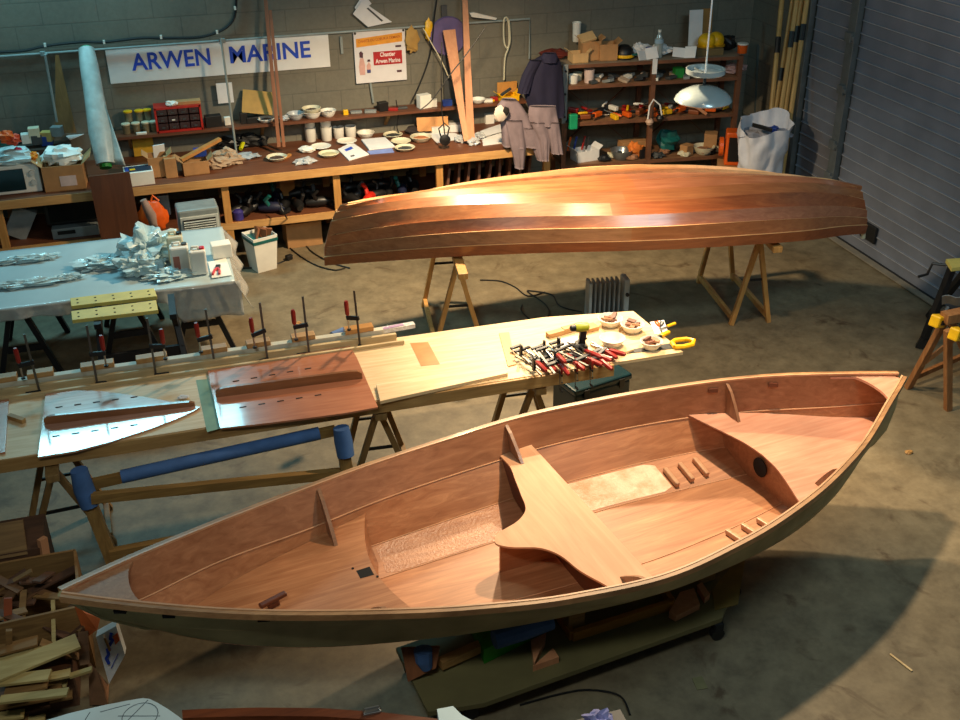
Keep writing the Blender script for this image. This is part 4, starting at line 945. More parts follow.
st_ = thing('back_stand', 'low dark stand against the wall behind the microwave holding small boxes', 'stand', (-1.2, 10.95, ZBn)); MB().box((-1.3, 10.92, ZBn+.13), (.7, .26, .25)).build('body', plain('stand_dark', rgb(60, 48, 40), .6), st_)
paper('white papers on the dark stand beside the film roll', ((66, 136), (80, 131), (84, 134), (70, 140)), ZBn+.27)
tl = carton('white printer-like box with a blue and black top, right of the film roll', atb(140, 182), (.26, .22, .13), R(4), M_white, 'white_box')
MB().box((0, 0, .132), (.24, .16, .004)).build('printed_top', plain('print_navy', rgb(24, 40, 60), .5), tl, False); MB().box((-.05, -.02, .135), (.05, .04, .003)).build('yellow_patch', M_yel, tl, False); MB().box((-.1, 0, .135), (.03, .14, .003)).build('blue_patch', M_blued, tl, False)
tag(MB().box(aty(143, 144, 11.1), (.2, .006, .24)).build('yellow_notice', plain('yellow_notice', rgb(206, 160, 40), .6), ), 'yellow notice hanging under the wall shelf at the left', 'notice')
carton('tall narrow brown carton under the yellow notice', atb(172, 176), (.11, .12, .19), R(2), M_card, flaps=0)
carton('open brown carton with papers inside, beside the tall narrow carton', atb(160, 175), (.18, .18, .2), 0, M_card, 'cardboard_box', 2)
tag(MB().box(aty(159, 151, 10.55), (.11, .01, .13), (R(10), 0, R(15))).build('paper_card', M_paper), 'white card sticking out of the open brown carton', 'paper')
tag(MB().lathe([(.035, -.05), (.04, 0), (.03, .05)], atb(157, 172)+Vector((.04, -.06, .05)), 10).build('black_handset', M_blk, smooth=True), 'black handset lying beside the tall narrow carton', 'handset')
carton('low open tray carton with a long wooden bar across it', atb(196, 172), (.24, .2, .13), R(4), M_card, 'cardboard_tray', 2)
tag(MB().bar(aty(181, 160, 10.4), aty(220, 139, 10.6), .05, .03).build('wood_bar', M_tape), 'orange-brown wooden bar resting slantwise on the tray carton', 'bar')
tag(MB().box(aty(200, 152, 10.55), (.12, .08, .07)).build('blue_pack', M_blued), 'blue pack inside the tray carton', 'pack')
for k, (x, y) in enumerate(((219, 168), (233, 164), (226, 160))):
    tag(MB().blob(atb(x, y)+Vector((0, 0, .05)), (.11, .07, .06), 40+k, .35, 2.5, 14, 8, flat=True).build('wrapped_bundle', plain('brown_paper', rgb(170, 146, 120), .7, bmp=.3)), ['brown paper bundle right of the tray carton, nearest the bench edge', 'brown paper bundle behind the thin pipe', 'brown paper bundle near the wall behind the pipe'][k], 'bundle')
# right half of the bench top
M_clearbag = plain('clear_bag', rgb(170, 174, 176), .2, coat=.6, bmp=.4)
for k, (x, y, r_, lb) in enumerate(((246, 158, (.13, .1, .025), 'flat clear bag with a blue print left of the oval dish'), (305, 163, (.1, .07, .03), 'clear bag lying at the bench edge under the folded cloth'))):
    tag(MB().blob(atb(x, y)+Vector((0, 0, .02)), r_, 50+k, .3, 3, 18, 8, flat=True).build('clear_bag', M_clearbag), lb, 'bag')
tag(MB().blob(atb(243, 147)+Vector((0, 0, .05)), (.22, .08, .08), 55, .45, 4, 20, 10, flat=True).build('cable_bundle', M_blk), 'tangle of black cables against the wall behind the clear bag', 'cables')
tag(MB().tube([atb(241, 152)+Vector((0, 0, .03)), atb(246, 147)+Vector((0, 0, .09))], .02, 8).build('yellow_grip', plain('lime_yellow', rgb(206, 210, 30), .4)), 'lime yellow tool grip on the black cable tangle', 'tool')
def dish(label, x, y, r, h=.03, mt=None, group=None, fill=None, z=ZBn): return bowl(label, atz(x, y, z), r, h, mt or M_white, group, fill, 'dish')
M_dk = plain('dark_bits', rgb(70, 52, 44), .6)
dish('white dish of small dark parts on the bench left of the wood stick', 277, 160, .1, .035, M_cream, None, M_dk)
dish('cream dish at the bench edge left of the white book', 329, 156, .1, .03, M_cream, None, plain('cream_bits', rgb(190, 180, 140), .6))
dish('flat white plate left of the white book', 321, 148, .1, .02); dish('white plate behind the white book', 347, 143, .1, .025)
dish('cream dish of grey parts at the bench edge below the poster', 405, 150, .1, .03, M_cream, None, M_greyd); dish('cream dish of grey parts further back below the poster', 393, 137, .1, .03, M_cream, None, M_greyd)
dish('plain cream dish in the middle of the cream dishes', 401, 143, .1, .025, M_cream); dish('cream bowl of reddish chips right of the dishes', 421, 141, .11, .05, M_cream, None, plain('red_chips', rgb(180, 110, 70), .6))
tag(MB().box(atb(286, 158)+Vector((0, 0, .012)), (.16, .03, .022), (0, 0, R(50))).build('wood_stick', M_tape), 'short wood stick on the bench right of the white dish', 'stick')
tag(MB().blob(atb(308, 152)+Vector((0, 0, .03)), (.09, .06, .03), 57, .2, 2, 14, 8, flat=True).build('folded_cloth', M_white), 'folded white cloth on the bench above the clear bag', 'cloth')
pl_ = [(311, 141, .0), (327, 140, .0)]
for k, (x, y, _) in enumerate(pl_):
    for j in range(2):
        p = atb(x, y); p.z += j*.145
        pot('white plastic pot, %s of the %s stack of two' % (['lower', 'upper'][j], ['left', 'right'][k]), p, .058, .143, None, None, 'pot', 'pot', 'white pots on the wall bench')
for k, (x, y) in enumerate(((339, 138), (351, 137))): pot('single white pot, %s of the pair right of the stacks' % ['left', 'right'][k], atb(x, y), .058, .12, None, None, 'pot', 'pot', 'white pots on the wall bench')
dish('small white box dish right of the single pots', 366, 137, .09, .05)
paper('white booklet with blue print lying at the bench edge', ((338, 149), (352, 142), (369, 154), (349, 160)), ZBn+.012, None, 'booklet', .01, 'booklet', [(.25, .7, .22, .38), (.2, .4, .75, .85)])
paper('large white sheets over a blue folder below the poster', ((361, 139), (385, 137), (395, 146), (369, 149)), ZBn+.02, None, 'paper_stack', .015)
paper('blue folder under the large white sheets', ((367, 151), (392, 148), (394, 152), (370, 154)), ZBn+.008, plain('folder_blue', rgb(120, 140, 200), .5), 'folder', .006, 'folder')
tag(MB().blob(atb(416, 133)+Vector((0, 0, .03)), (.13, .08, .04), 60, .3, 2, 14, 8, flat=True).build('dark_cloth', plain('dark_cloth', rgb(46, 40, 40), .8)), 'dark cloth heap on the bench below the tan board', 'cloth')
carton('white carton in front of the tan board', atb(440, 132), (.2, .09, .07), R(3), M_white, 'white_carton'); carton('white carton right of the tan board', atb(455, 131), (.12, .09, .08), R(-6), M_paper, 'white_carton')
paper('white papers under the headphones on the bench', ((427, 133), (455, 133), (465, 138), (437, 143)), ZBn+.006)
hp = thing('headphones', 'black headphones hanging over the wall bench on a cord', 'headphones', aty(445, 141, 10.4))
p = aty(445, 140, 10.35); MB().lathe([(.03, -.02), (.055, -.01), (.055, .015), (.03, .025)], p, 14, Matrix.Rotation(PI/2, 3, 'X')).build('ear_cup', M_blk, hp, smooth=True)
MB().tube([p+Vector((.0, 0, .05)), p+Vector((-.02, .02, .3)), p+Vector((-.01, .05, .6)), p+Vector((.02, .1, .95))], .006, 6).build('cord', M_blk, hp); MB().tube([p+Vector((-.04, .01, .04)), p+Vector((-.06, .01, .12)), p+Vector((0, .01, .17)), p+Vector((.05, .01, .12)), p+Vector((.03, .01, .04))], .008, 6).build('headband', M_blk, hp)
for k, (x, y) in enumerate(((461, 142), (474, 145), (480, 139))): tag(MB().blob(atb(x, y)+Vector((0, 0, .03)), (.06, .05, .04), 70+k, .35, 3, 14, 8, flat=True).build('clear_packet', M_clearbag), ['crumpled clear packet left of the leaning plank foot', 'crumpled clear packet at the bench edge before the plank', 'crumpled clear packet right of the plank foot'][k], 'packet')
paper('stack of white drawings at the right end of the wall bench', ((482, 138), (503, 130), (506, 142), (483, 145)), ZBn+.012, None, 'paper_stack', .01); paper('loose white sheet on the drawings stack', ((480, 131), (500, 124), (504, 131), (486, 136)), ZBn+.03, None, 'paper_sheet')
carton('small white box at the back right of the wall bench', atb(489, 123), (.1, .08, .1), 0, M_white, 'white_carton')
# ---- on the wall shelf
def aw(x, y): p = atz(x, y, ZW); return p if p.y < 11.1 else Vector((p.x, 11.04, ZW))
for k, (x, y) in enumerate(((126, 127), (136, 127), (146, 126), (154, 125), (130, 126), (141, 125), (149, 124))):
    p = aw(x, y)
    p = aty(x, y, 11.0 if k < 4 else 11.06); p.z = ZW
    if k >= 4: p.z += .105
    pot('%s of the jars left of the red crate' % ['leftmost lower jar', 'second lower jar', 'third lower jar', 'rightmost lower jar', 'left upper yellow-lidded jar', 'middle upper yellow-lidded jar', 'right upper yellow-lidded jar'][k], p, .04, .1, plain('jar_amber', rgb(120, 110, 84), .2, coat=.5), [M_cream, M_yel][k > 3], 'jar', 'jar', 'jars on the shelf')
tag(MB().box(Vector((aty(141, 130, 10.92).x, 10.92, ZW+.014)), (.1, .03, .025)).build('white_tube', M_white, bevel=.006), 'white tube lying in front of the jars', 'tube')
rc = thing('red_crate', 'red plastic crate of screws and small parts on the shelf', 'crate', (aty(180, 127, 11.0).x, 11.0, ZW))
for sx in (-1, 1): MB().box((sx*.215, 0, .125), (.02, .2, .25)).build('side', M_redc if False else plain('crate_red', rgb(176, 34, 22), .45), rc, False)
MB().box((0, 0, .012), (.44, .2, .02)).build('base', plain('crate_red', 0), rc, False); MB().box((0, 0, .24), (.44, .2, .018)).build('top', plain('crate_red', 0), rc, False); MB().box((0, .09, .125), (.42, .01, .24)).build('back', M_blk, rc, False)
for r_ in range(3):
    for c_ in range(4): o = MB().box((-.155+c_*.103, -.005, .058+r_*.072), (.095, .17, .06)).build('drawer', plain('drawer_smoke', rgb(58, 34, 34), .25), rc, False, bevel=.003); MB().box((-.155+c_*.103, -.093, .05+r_*.072), (.03, .006, .012)).build('pull', M_greyd if (r_, c_) != (1, 1) else M_white, o, False)
tag(MB().box((aty(183, 97, 11.0).x, 11.0, ZW+.265), (.32, .1, .03)).build('brown_pack', M_card), 'flat brown pack on top of the red crate', 'pack'); tag(MB().blob((aty(171, 99, 10.95).x, 10.95, ZW+.275), (.06, .04, .025), 80, .3).build('white_tissue', M_white), 'white tissue on top of the red crate', 'tissue')
sp_ = [(213, 120, 'black radio-like case right of the red crate', (.16, .1, .11), M_blk), (243, 113, 'black tin in front of the tan leaning board', (.07, .07, .11), M_blk), (252, 118, 'flat black case beside the tan board', (.12, .08, .06), M_blk), (226, 110, 'small white fitting beside the thin pipe', (.06, .05, .08), M_white)]
for x, y, lb, s, mt in sp_: p = aty(x, y, 11.0); carton(lb, (p.x, 11.0, ZW), s, R(5), mt, 'small_case', cat='case')
for k, (x, r_, h, lb, f) in enumerate(((265, .085, .035, 'white dish of dark bits on the wall shelf at the left', M_dk), (295, .085, .06, 'clear bowl on the wall shelf left of the stacked bowls', None), (312, .09, .06, 'lower white bowl of the stacked pair on the wall shelf', None), (328, .08, .06, 'white bowl on the wall shelf right of the stacked pair', M_dk))):
    bowl(lb, (aty(x, 110, 10.98).x, 10.98, ZW), r_, h, M_white if k != 1 else M_clearbag, None, f)
bowl('upper cream bowl of the stacked pair on the wall shelf', (aty(311, 105, 10.98).x, 10.98, ZW+.045), .095, .055, M_cream, None, M_dk)
tag(MB().blob((aty(284, 113, 10.95).x, 10.95, ZW+.03), (.05, .05, .03), 81, .3).build('white_packet', M_clearbag), 'small clear packet on the wall shelf beside the stick', 'packet')
random.seed(9)
for k, (x, mt, s, lb) in enumerate(((345, M_yel, (.05, .04, .05), 'small yellow tool below the poster left corner'), (356, M_grey, (.12, .07, .02), 'flat grey part on the shelf left of the poster stem'), (370, M_grey, (.12, .07, .025), 'grey tray on the shelf below the poster'), (383, M_blk, (.1, .08, .09), 'black power supply on the shelf below the poster'), (393, M_redh, (.1, .05, .025), 'red box right of the black power supply'), (402, M_greyd, (.12, .05, .02), 'dark strip on the shelf beside the red box'), (424, M_white, (.13, .09, .14), 'white bent packaging on the shelf right of the poster'), (433, M_white, (.1, .08, .07), 'low white packaging beside the bent one'), (447, M_blued, (.1, .06, .06), 'small blue bundle on the shelf behind the leaning planks'), (455, M_greyd, (.08, .06, .05), 'dark roll on the shelf left of the leaning planks'), (488, M_white, (.1, .06, .03), 'white packet on the shelf right of the leaning planks'), (495, M_redh, (.08, .05, .04), 'reddish tube left of the yellow tray'), (492, M_yel, (.05, .03, .02), 'yellow marker left of the yellow tray'), (500, plain('lime_green', rgb(120, 180, 50), .5), (.05, .03, .03), 'green marker left of the yellow tray'))):
    carton(lb, (aty(x, 103, 10.98).x, 10.98+.03*(k % 2), ZW), s, random.uniform(-.3, .3), mt, 'shelf_item', cat='workshop item')
bowl('white dish on the shelf right of the leaning planks', (aty(478, 96, 10.98).x, 10.98, ZW), .075, .04, M_white)
ty = carton('yellow open tray with tools at the right end of the wall shelf', (aty(508, 93, 10.98).x, 10.98, ZW), (.2, .15, .06), R(4), M_yel, 'yellow_tray', 2, cat='tray'); tag(MB().box((aty(507, 85, 11.08).x, 11.08, ZW+.1), (.22, .01, .14)).build('tan_card', plain('tan_card', rgb(196, 140, 70), .6)), 'tan card standing behind the yellow tray', 'card')
tag(MB().bar((aty(501, 92, 10.9).x, 10.9, ZW+.08), (aty(512, 92, 10.9).x, 10.95, ZW+.13), .03, .02).build('grey_plane', M_greyd), 'grey hand tool lying in the yellow tray', 'tool')
# ---- under the bench
ZL = .413
vc = thing('video_recorder', 'silver video recorder on the lower shelf at the left', 'recorder', (-1.0, 10.45, ZL))
MB().box((-1.0, 10.45, ZL+.05), (.42, .3, .1)).build('casing', plain('silver_plastic', rgb(130, 138, 138), .4), vc, bevel=.005); MB().box((-1.08, 10.297, ZL+.06), (.16, .006, .035)).build('tape_slot', M_blk, vc)
tv = thing('television', 'black television set on the video recorder under the bench', 'television', (-1.0, 10.5, ZL+.105)); MB().box((-1.0, 10.55, ZL+.255), (.5, .36, .29)).build('casing', M_blk, tv, bevel=.02); MB().box((-1.0, 10.368, ZL+.26), (.42, .006, .23)).build('screen', plain('screen_black', rgb(8, 9, 10), .2), tv)
tag(MB().box((-1.48, 10.45, ZL+.16), (.2, .1, .3), (0, R(30), 0)).build('grey_board', M_grey), 'grey board leaning beside the television under the bench', 'panel')
ob_ = thing('orange_bag', 'bright orange bag hanging beside the brown standing board', 'bag', (-.28, 10.15, .3)); MB().blob((-.28, 10.15, .58), (.13, .07, .17), 90, .15, 2, 16, 10).build('bag_body', M_org, ob_, smooth=True); MB().tube([(-.28, 10.15, .72), (-.25, 10.15, .8), (-.2, 10.15, .74)], .012, 6).build('handle', M_org, ob_)
tag(MB().tube([aty(143, 200, 10.1), aty(151, 215, 10.1), aty(155, 228, 10.1)], [.03, .05, .035], 10).build('grey_hose', plain('hose_grey', rgb(150, 128, 118), .6), smooth=True), 'grey-brown hose right of the orange bag', 'hose')
tag(MB().box((aty(162, 205, 10.5).x, 10.5, ZL+.17), (.15, .12, .22)).build('grey_jug', M_grey, bevel=.02), 'grey canister on the lower shelf left of the louvred heater', 'canister')
random.seed(21)
tools = [M_blk, M_iron, M_greyd, plain('navy', rgb(24, 30, 56), .5), M_blk, M_teal]
def power_tool(label, p, rz, mt, group, sc=1):
    t = thing('power_tool', label, 'power tool', p, rz, group)
    MB().tube([(-.13, 0, .05), (-.05, 0, .06), (.06, 0, .06), (.13, 0, .05)], [.03, .05, .055, .03], 10).build('body', mt, t, False, True)
    MB().tube([(.02, .02, .07), (.05, .05, .15), (.0, .06, .2)], .022, 8).build('grip', mt, t, False, True); MB().lathe([(.045, 0), (.045, .03)], (-.14, 0, .012), 10).build('head', M_iron, t, False); return t
pt = None; pn = 0
spots = [(.55, 10.42), (.62, 10.4), (.74, 10.5), (.86, 10.38), (1.0, 10.45), (1.12, 10.4), (1.24, 10.5), (1.33, 10.4), (.7, 10.65), (.95, 10.7), (1.2, 10.72), (1.65, 10.4), (1.78, 10.5), (1.92, 10.4), (2.05, 10.5), (2.2, 10.45), (2.35, 10.55), (1.7, 10.7), (2.0, 10.72), (2.3, 10.7)]
for k, (x, y) in enumerate(spots):
    lb = 'dark power tool on the lower shelf between the %s bench legs' % ('second and third' if x < 1.5 else 'third and fourth'); g = 'power tools under the bench, %s bay' % ('left' if x < 1.5 else 'middle')
    if pt is None: pt = power_tool(lb, (x, y, ZL), random.uniform(0, 3), M_blk, g)
    else: dup(pt, (x, y, ZL), random.uniform(0, 6), lb, g, None if k % 3 else {'body': tools[k % 6], 'grip': tools[(k+2) % 6]})
power_tool('red power tool on the lower shelf below the cream dishes', (1.83, 10.32, ZL), 1, plain('tool_red', rgb(190, 40, 26), .4), None)
carton('brown wooden block standing behind the power tools', (1.05, 10.75, ZL), (.16, .1, .3), .3, M_tape, 'wood_block', cat='block'); tag(MB().lathe([(.05, 0), (.055, .08), (.03, .1)], (.52, 10.3, ZL), 12).build('blue_pot', plain('violet_blue', rgb(50, 44, 120), .5), smooth=True), 'violet-blue pot at the left end of the power tool shelf', 'pot')
# offcut blocks in the right bay
for k in range(26):
    x = 2.66+.037*k+random.uniform(-.01, .01); y = 10.40+.12*(k % 3)
    o = MB().box((x, y, ZL+.13), (.026, .1, .26+.04*(k % 4)), (R(-12), R(10+random.uniform(-6, 6)), 0)).build('wood_offcut', wood('offcut_%d' % (k % 3), *[(rgb(90, 54, 34), rgb(128, 82, 54)), (rgb(120, 76, 46), rgb(160, 110, 70)), (rgb(70, 44, 30), rgb(104, 66, 44))][k % 3], 'Z', 1, .6))
    tag(o, 'brown wood offcut standing on the lower shelf right of the fourth bench leg', 'offcut', 'offcuts under the bench')
# floor things under the bench
wb = thing('white_bin', 'white bin with a green band full of scraps under the wall bench', 'bin', (.68, 10.0, 0), R(20))
MB().lathe([(.14, 0), (.18, .36), (.17, .36), (.13, .02), (.001, .02)], n=4, M=Matrix.Rotation(PI/4, 3, 'Z')).build('body', M_white, wb, False); MB().lathe([(.181, .30), (.184, .33), (.180, .33)], n=4, M=Matrix.Rotation(PI/4, 3, 'Z')).build('band', M_teal, wb, False)
for k in range(4): tag(MB().box((.64+.03*k, 9.98+.03*(k % 2), .31), (.02, .10, .22), (R(10*k-15), R(20-12*k), R(30*k))).build('scrap_stick', M_lp2), ['brown scrap leaning left in the white bin', 'brown scrap upright in the white bin', 'brown scrap leaning right in the white bin', 'flat brown scrap in the white bin'][k], 'scrap')
carton('brown carton on the floor under the power tool shelf', (1.15, 10.55, 0), (.36, .3, .26), R(3), M_card, 'cardboard_box', 0)
cable('black cable looping on the floor under the wall bench to a plug', [(228, 270), (245, 268), (262, 267), (282, 262), (289, 257)]); cable('black cable sweeping from the shelf over the floor to the upturned boat', None, raw=[aty(278, 200, 10.2), aty(285, 215, 10.1), atz(296, 232, .02), atz(310, 250, .01), atz(330, 262, .01), atz(350, 268, .01)])
cable('second black cable curving under the upturned boat bow', [(290, 248), (303, 258), (318, 266), (335, 270), (345, 268)]); tag(MB().box(atz(289, 258, .02)+Vector((0, 0, .01)), (.07, .05, .05), (0, 0, .5)).build('plug', M_blk, bevel=.01), 'black plug on the floor under the wall bench', 'plug')
# ---------------------------------------------------------------- rusty shelf unit at the back right
M_rust = plain('rusty_brown', rgb(108, 68, 44), .65, 0, .2, 8); M_shelf = wood('shelf_board', rgb(112, 78, 52), rgb(150, 110, 78), 'X', 1, .6)
SU = Vector((4.0, 10.6, 0)); SA = R(-6.5); SL, SD = 1.95, .5; ZS_ = [.50, .965, 1.36, 1.58]
su = thing('shelving_unit', 'brown four-tier shelving unit crowded with tools at the back right', 'shelf', SU, SA)
for x in (.02, SL/2, SL-.02):
    for y in (.02, SD-.02): MB().box((x, y, .79), (.05, .05, 1.58)).build('post', M_rust, su, False)
for k, z in enumerate(ZS_): MB().box((SL/2, SD/2, z-.012), (SL, SD, .024)).build('shelf_board', M_shelf if k != 3 else plain('grey_shelf_top', rgb(130, 116, 98), .6), su, False); MB().box((SL/2, .0, z-.02), (SL, .012, .035)).build('shelf_edge', M_rust, su, False)
for x0, x1, z0, z1 in ((.05, .95, 1.3, .5), (.95, .05, 1.3, .5), (1.0, 1.9, 1.3, .5), (1.9, 1.0, 1.3, .5)): MB().bar((x0, SD-.01, z0), (x1, SD-.01, z1), .03, .006).build('brace', M_rust, su, False)
MB().box((.015, -.012, 1.28), (.05, .012, .62)).build('bolted_plate', M_grey, su, False)
for z in (1.52, 1.28, 1.04): MB().lathe([(.013, 0), (.011, .012)], (.015, -.018, z), 8, Matrix.Rotation(PI/2, 3, 'X')).build('bolt', M_iron, su, False)
MB().box((SL/2, -.012, 1.52), (.05, .012, .16)).build('pale_plate', M_paper, su, False)
Ms = Matrix.Translation(SU) @ Matrix.Rotation(SA, 4, 'Z')
def sp3(x, y, k): return Ms @ Vector((x, y, ZS_[k]))
def sx(px, k):   # local x of a pixel column at the front of shelf k
    q = Ms.inverted() @ aty(px, {3: 60, 2: 82, 1: 118, 0: 162}[k], 10.5); return q.x
# top shelf
def on(lb, px, y, s, mt, k=3, rz=0, name='carton', cat='box', fl=0, dz=0): 
    p = sp3(sx(px, k), y, k); p.z += dz; return carton(lb, p, s, SA+rz, mt, name, fl, None, cat)
on('small open brown carton at the left end of the shelving top', 583, .12, (.17, .16, .1), M_cardl, 3, .1, fl=2)
on('tall brown carton with a folded lid on the shelving top', 596, .2, (.2, .18, .2), M_card, 3, 0, fl=2)
on('open brown carton right of the tall carton on the shelving top', 612, .16, (.19, .18, .17), M_card, 3, -.05, fl=2)
tag(MB().box(sp3(sx(592, 3), .16, 3)+Vector((0, 0, .235)), (.17, .12, .02), (R(30), R(-12), 0)).build('cardboard_sheet', M_cardl), 'pale lid lying on top of the tall brown carton', 'cardboard')
pot('white pot standing behind the brown cartons on the shelving top', sp3(sx(588, 3), .42, 3)+Vector((0, 0, .14)), .045, .2, M_white)
tag(MB().blob(sp3(sx(556, 3)+.02, .28, 3)+Vector((.05, 0, .05)), (.16, .1, .05), 101, .3, 2, 16, 8, flat=True).build('red_bag', plain('dark_red_leather', rgb(96, 36, 26), .5)), 'dark red leather bag at the left end of the shelving top', 'bag')
hl = thing('helmet', 'black and yellow safety helmet on the shelving top', 'helmet', sp3(sx(629, 3), .16, 3)); p = WM[hl.name].translation
MB().lathe([(.1, 0), (.105, .05), (.09, .1), (.05, .135), (.001, .145)], p, 18).build('shell', M_blk, hl, smooth=True); MB().lathe([(.108, .02), (.11, .035), (.108, .05)], p, 18).build('band', M_yel, hl); MB().box(p+Vector((.09, -.07, .05)), (.09, .05, .015)).build('visor', M_teal, hl)
for k, (px, y, r_, lb) in enumerate(((648, .25, (.11, .08, .07), 'crumpled white paper behind the bottle, left one'), (666, .25, (.14, .1, .05), 'crumpled white paper right of the bottle'))): tag(MB().blob(sp3(sx(px, 3), y, 3)+Vector((0, 0, .05)), r_, 110+k, .35, 3, 16, 8, flat=True).build('crumpled_paper', M_paper), lb, 'paper')
for k, (px, rz, lb) in enumerate(((648, .3, 'white folded card leaning at the front edge of the shelving top'), (684, -.5, 'white card standing upright right of the bottle'))):
    q = sp3(sx(px, 3), .05, 3); t = thing('folded_card', lb, 'card', q, SA+rz); MB().box((-.06, 0, .05), (.13, .005, .10), (R(-25), R(6), .3)).build('left_leaf', M_paper, t, False); MB().box((.06, .0, .06), (.13, .005, .12), (R(-25), R(-8), -.3)).build('right_leaf', M_paper, t, False)
pot('small white and blue tin left of the bottle', sp3(sx(653, 3), .14, 3), .04, .1, M_white, M_blued, 'tin', 'tin')
bt = thing('bottle', 'clear plastic bottle standing on the shelving top', 'bottle', sp3(sx(661, 3), .12, 3)); p = WM[bt.name].translation
MB().lathe([(.042, 0), (.045, .02), (.045, .17), (.038, .2), (.016, .245), (.015, .26)], p, 14).build('body', plain('bottle_clear', rgb(168, 182, 182), .08, coat=.8, alpha=.7), bt, smooth=True); MB().lathe([(.017, .26), (.017, .285)], p, 10).build('cap', M_white, bt); MB().lathe([(.046, .15), (.046, .19)], p, 14).build('label', plain('bottle_label', rgb(150, 180, 200), .4), bt)
tag(MB().box(sp3(sx(690, 3), .1, 3)+Vector((0, 0, .05)), (.05, .05, .1)).build('grey_tin', M_greyd), 'small dark tin right of the upright white card', 'tin')
tag(MB().box(sp3(sx(704, 3), .4, 3)+Vector((0, 0, .2)), (.15, .015, .42), (R(-6), 0, SA)).build('white_board', M_paper), 'tall white panel standing behind the yellow helmet', 'panel'); tag(MB().box(sp3(sx(716, 3), .45, 3)+Vector((0, 0, .2)), (.12, .015, .42), (R(-6), 0, SA)).build('amber_board', plain('amber_panel', rgb(150, 110, 50), .6)), 'tall amber panel beside the white panel on the shelving', 'panel')
for k, (px, y, rz) in enumerate(((709, .2, 0), (719, .24, .5))):
    h2 = thing('yellow_helmet', 'yellow ear-muff like shell on the shelving top, %s of two' % ['left', 'right'][k], 'helmet', sp3(sx(px, 3), y, 3)+Vector((0, 0, .06)), rz); MB().blob((0, 0, .06), (.095, .09, .09), 3+k, .05, 1, 18, 12).build('shell', M_yel, h2, False, True); MB().lathe([(.10, .0), (.102, .02)], n=18).build('rim', plain('rim_amber', rgb(190, 140, 20), .5), h2, False)
on('olive canvas bundle under the yellow shells', 709, .14, (.3, .14, .07), plain('olive', rgb(110, 92, 56), .8), 3, 0, 'canvas_bundle', 'bundle')
tag(MB().blob(sp3(sx(733, 3), .3, 3)+Vector((0, 0, .07)), (.09, .08, .08), 120, .2).build('black_bundle', M_blk), 'black bundle right of the yellow shells', 'bundle')
op = pot('orange and white tub at the right end of the shelving top', sp3(sx(741, 3), .12, 3), .055, .1, M_org, M_white, 'tub', 'tub')
# cluttered shelves: individuals
random.seed(33)
def screwdriver(label, p, ro, mt, group):
    t = thing('screwdriver', label, 'screwdriver', p, 0, group); t.rotation_euler = ro
    MB().lathe([(.008, 0), (.014, .01), (.015, .09), (.009, .11)], (0, 0, .016), 8, Matrix.Rotation(PI/2, 3, 'Y')).build('handle', mt, t, False, True); MB().tube([(-.13, 0, .016), (0, 0, .016)], .004, 6).build('shaft', M_chrome, t, False); return t
def toolp(label, p, ro, mt, group):
    t = thing('hand_tool', label, 'hand tool', p, 0, group); t.rotation_euler = ro
    MB().box((0, 0, .025), (.12, .05, .05)).build('body', mt, t, False, bevel=.01); MB().bar((.04, 0, .03), (.12, .02, .03), .025, .025).build('handle', M_iron, t, False, bevel=.005); return t
g1 = 'small tools on the second shelf from the floor'; g2 = 'bits on the shelf below the top'; g3 = 'odds and ends on the lowest shelf'
s0 = t0_ = None
cols = [M_org, M_redh, M_yel, M_redh, M_org, M_white, plain('brown_plastic', rgb(130, 66, 30), .5), M_iron]
for k in range(46):
    x = .1+1.78*(k/46)+random.uniform(-.02, .02); y = .05+.10*(k % 4); q = sp3(x, y, 1); q.z += .02*(k % 3); rz = random.uniform(0, 6)
    if k % 2: 
        if s0 is None: s0 = screwdriver('screwdriver lying in the tool clutter on the second shelf from the floor', q, (0, 0, rz), M_org, g1)
        else: dup(s0, q, Euler((0, random.uniform(-.3, .3), rz)), None, None, {'handle': cols[(k//2) % 6]})
    else:
        if t0_ is None: t0_ = toolp('small hand tool lying in the clutter on the second shelf from the floor', q, (0, 0, rz), M_redh, g1)
        else: dup(t0_, q, Euler((0, 0, rz)), None, None, {'body': cols[(k*3//2) % 8]})
gb = thing('green_box', 'green plastic box clipped on the left front corner of the second shelf', 'box', sp3(.1, -.05, 1)); MB().box(sp3(.1, -.05, 1)+Vector((0, 0, .03)), (.09, .06, .16)).build('body', plain('bright_green', rgb(20, 140, 96), .45), gb, bevel=.01)
for k in range(26):
    x = .32+1.5*(k/26); y = .05+.1*(k % 3); q = sp3(x, y, 2); mt = [M_greyd, M_grey, plain('pale_card', rgb(170, 150, 130), .7), M_iron, M_white][(k*7) % 5]
    o = MB().box(q+Vector((0, 0, .02)), (.11, .07, .03), (random.uniform(-.2, .2), random.uniform(-.3, .3), random.uniform(0, 3))).build('flat_packet', mt, bevel=.003); tag(o, 'small flat packet on the shelf just below the shelving top', 'packet', g2)
pot('white roll at the left end of the shelf below the top', sp3(.13, .1, 2), .05, .09, M_white, None, 'roll', 'roll'); pot('pinkish white beaker on the shelf below the top', sp3(.30, .1, 2), .055, .14, plain('pink_white', rgb(210, 190, 184), .5), None, 'beaker', 'beaker'); pot('low white roll behind the beaker', sp3(.21, .22, 2), .05, .08, M_cream, None, 'roll', 'roll')
on('teal tin on the shelf below the top, right of the middle post', 680, .12, (.1, .1, .1), M_grn, 2, name='tin', cat='tin')
tag(MB().blob(sp3(sx(735, 2), .16, 2)+Vector((0, 0, .05)), (.14, .1, .05), 130, .3, 2, 16, 8, flat=True).build('pink_pack', plain('pinkish', rgb(170, 140, 140), .5)), 'pinkish wrapped pack at the right end of the shelf below the top', 'pack')
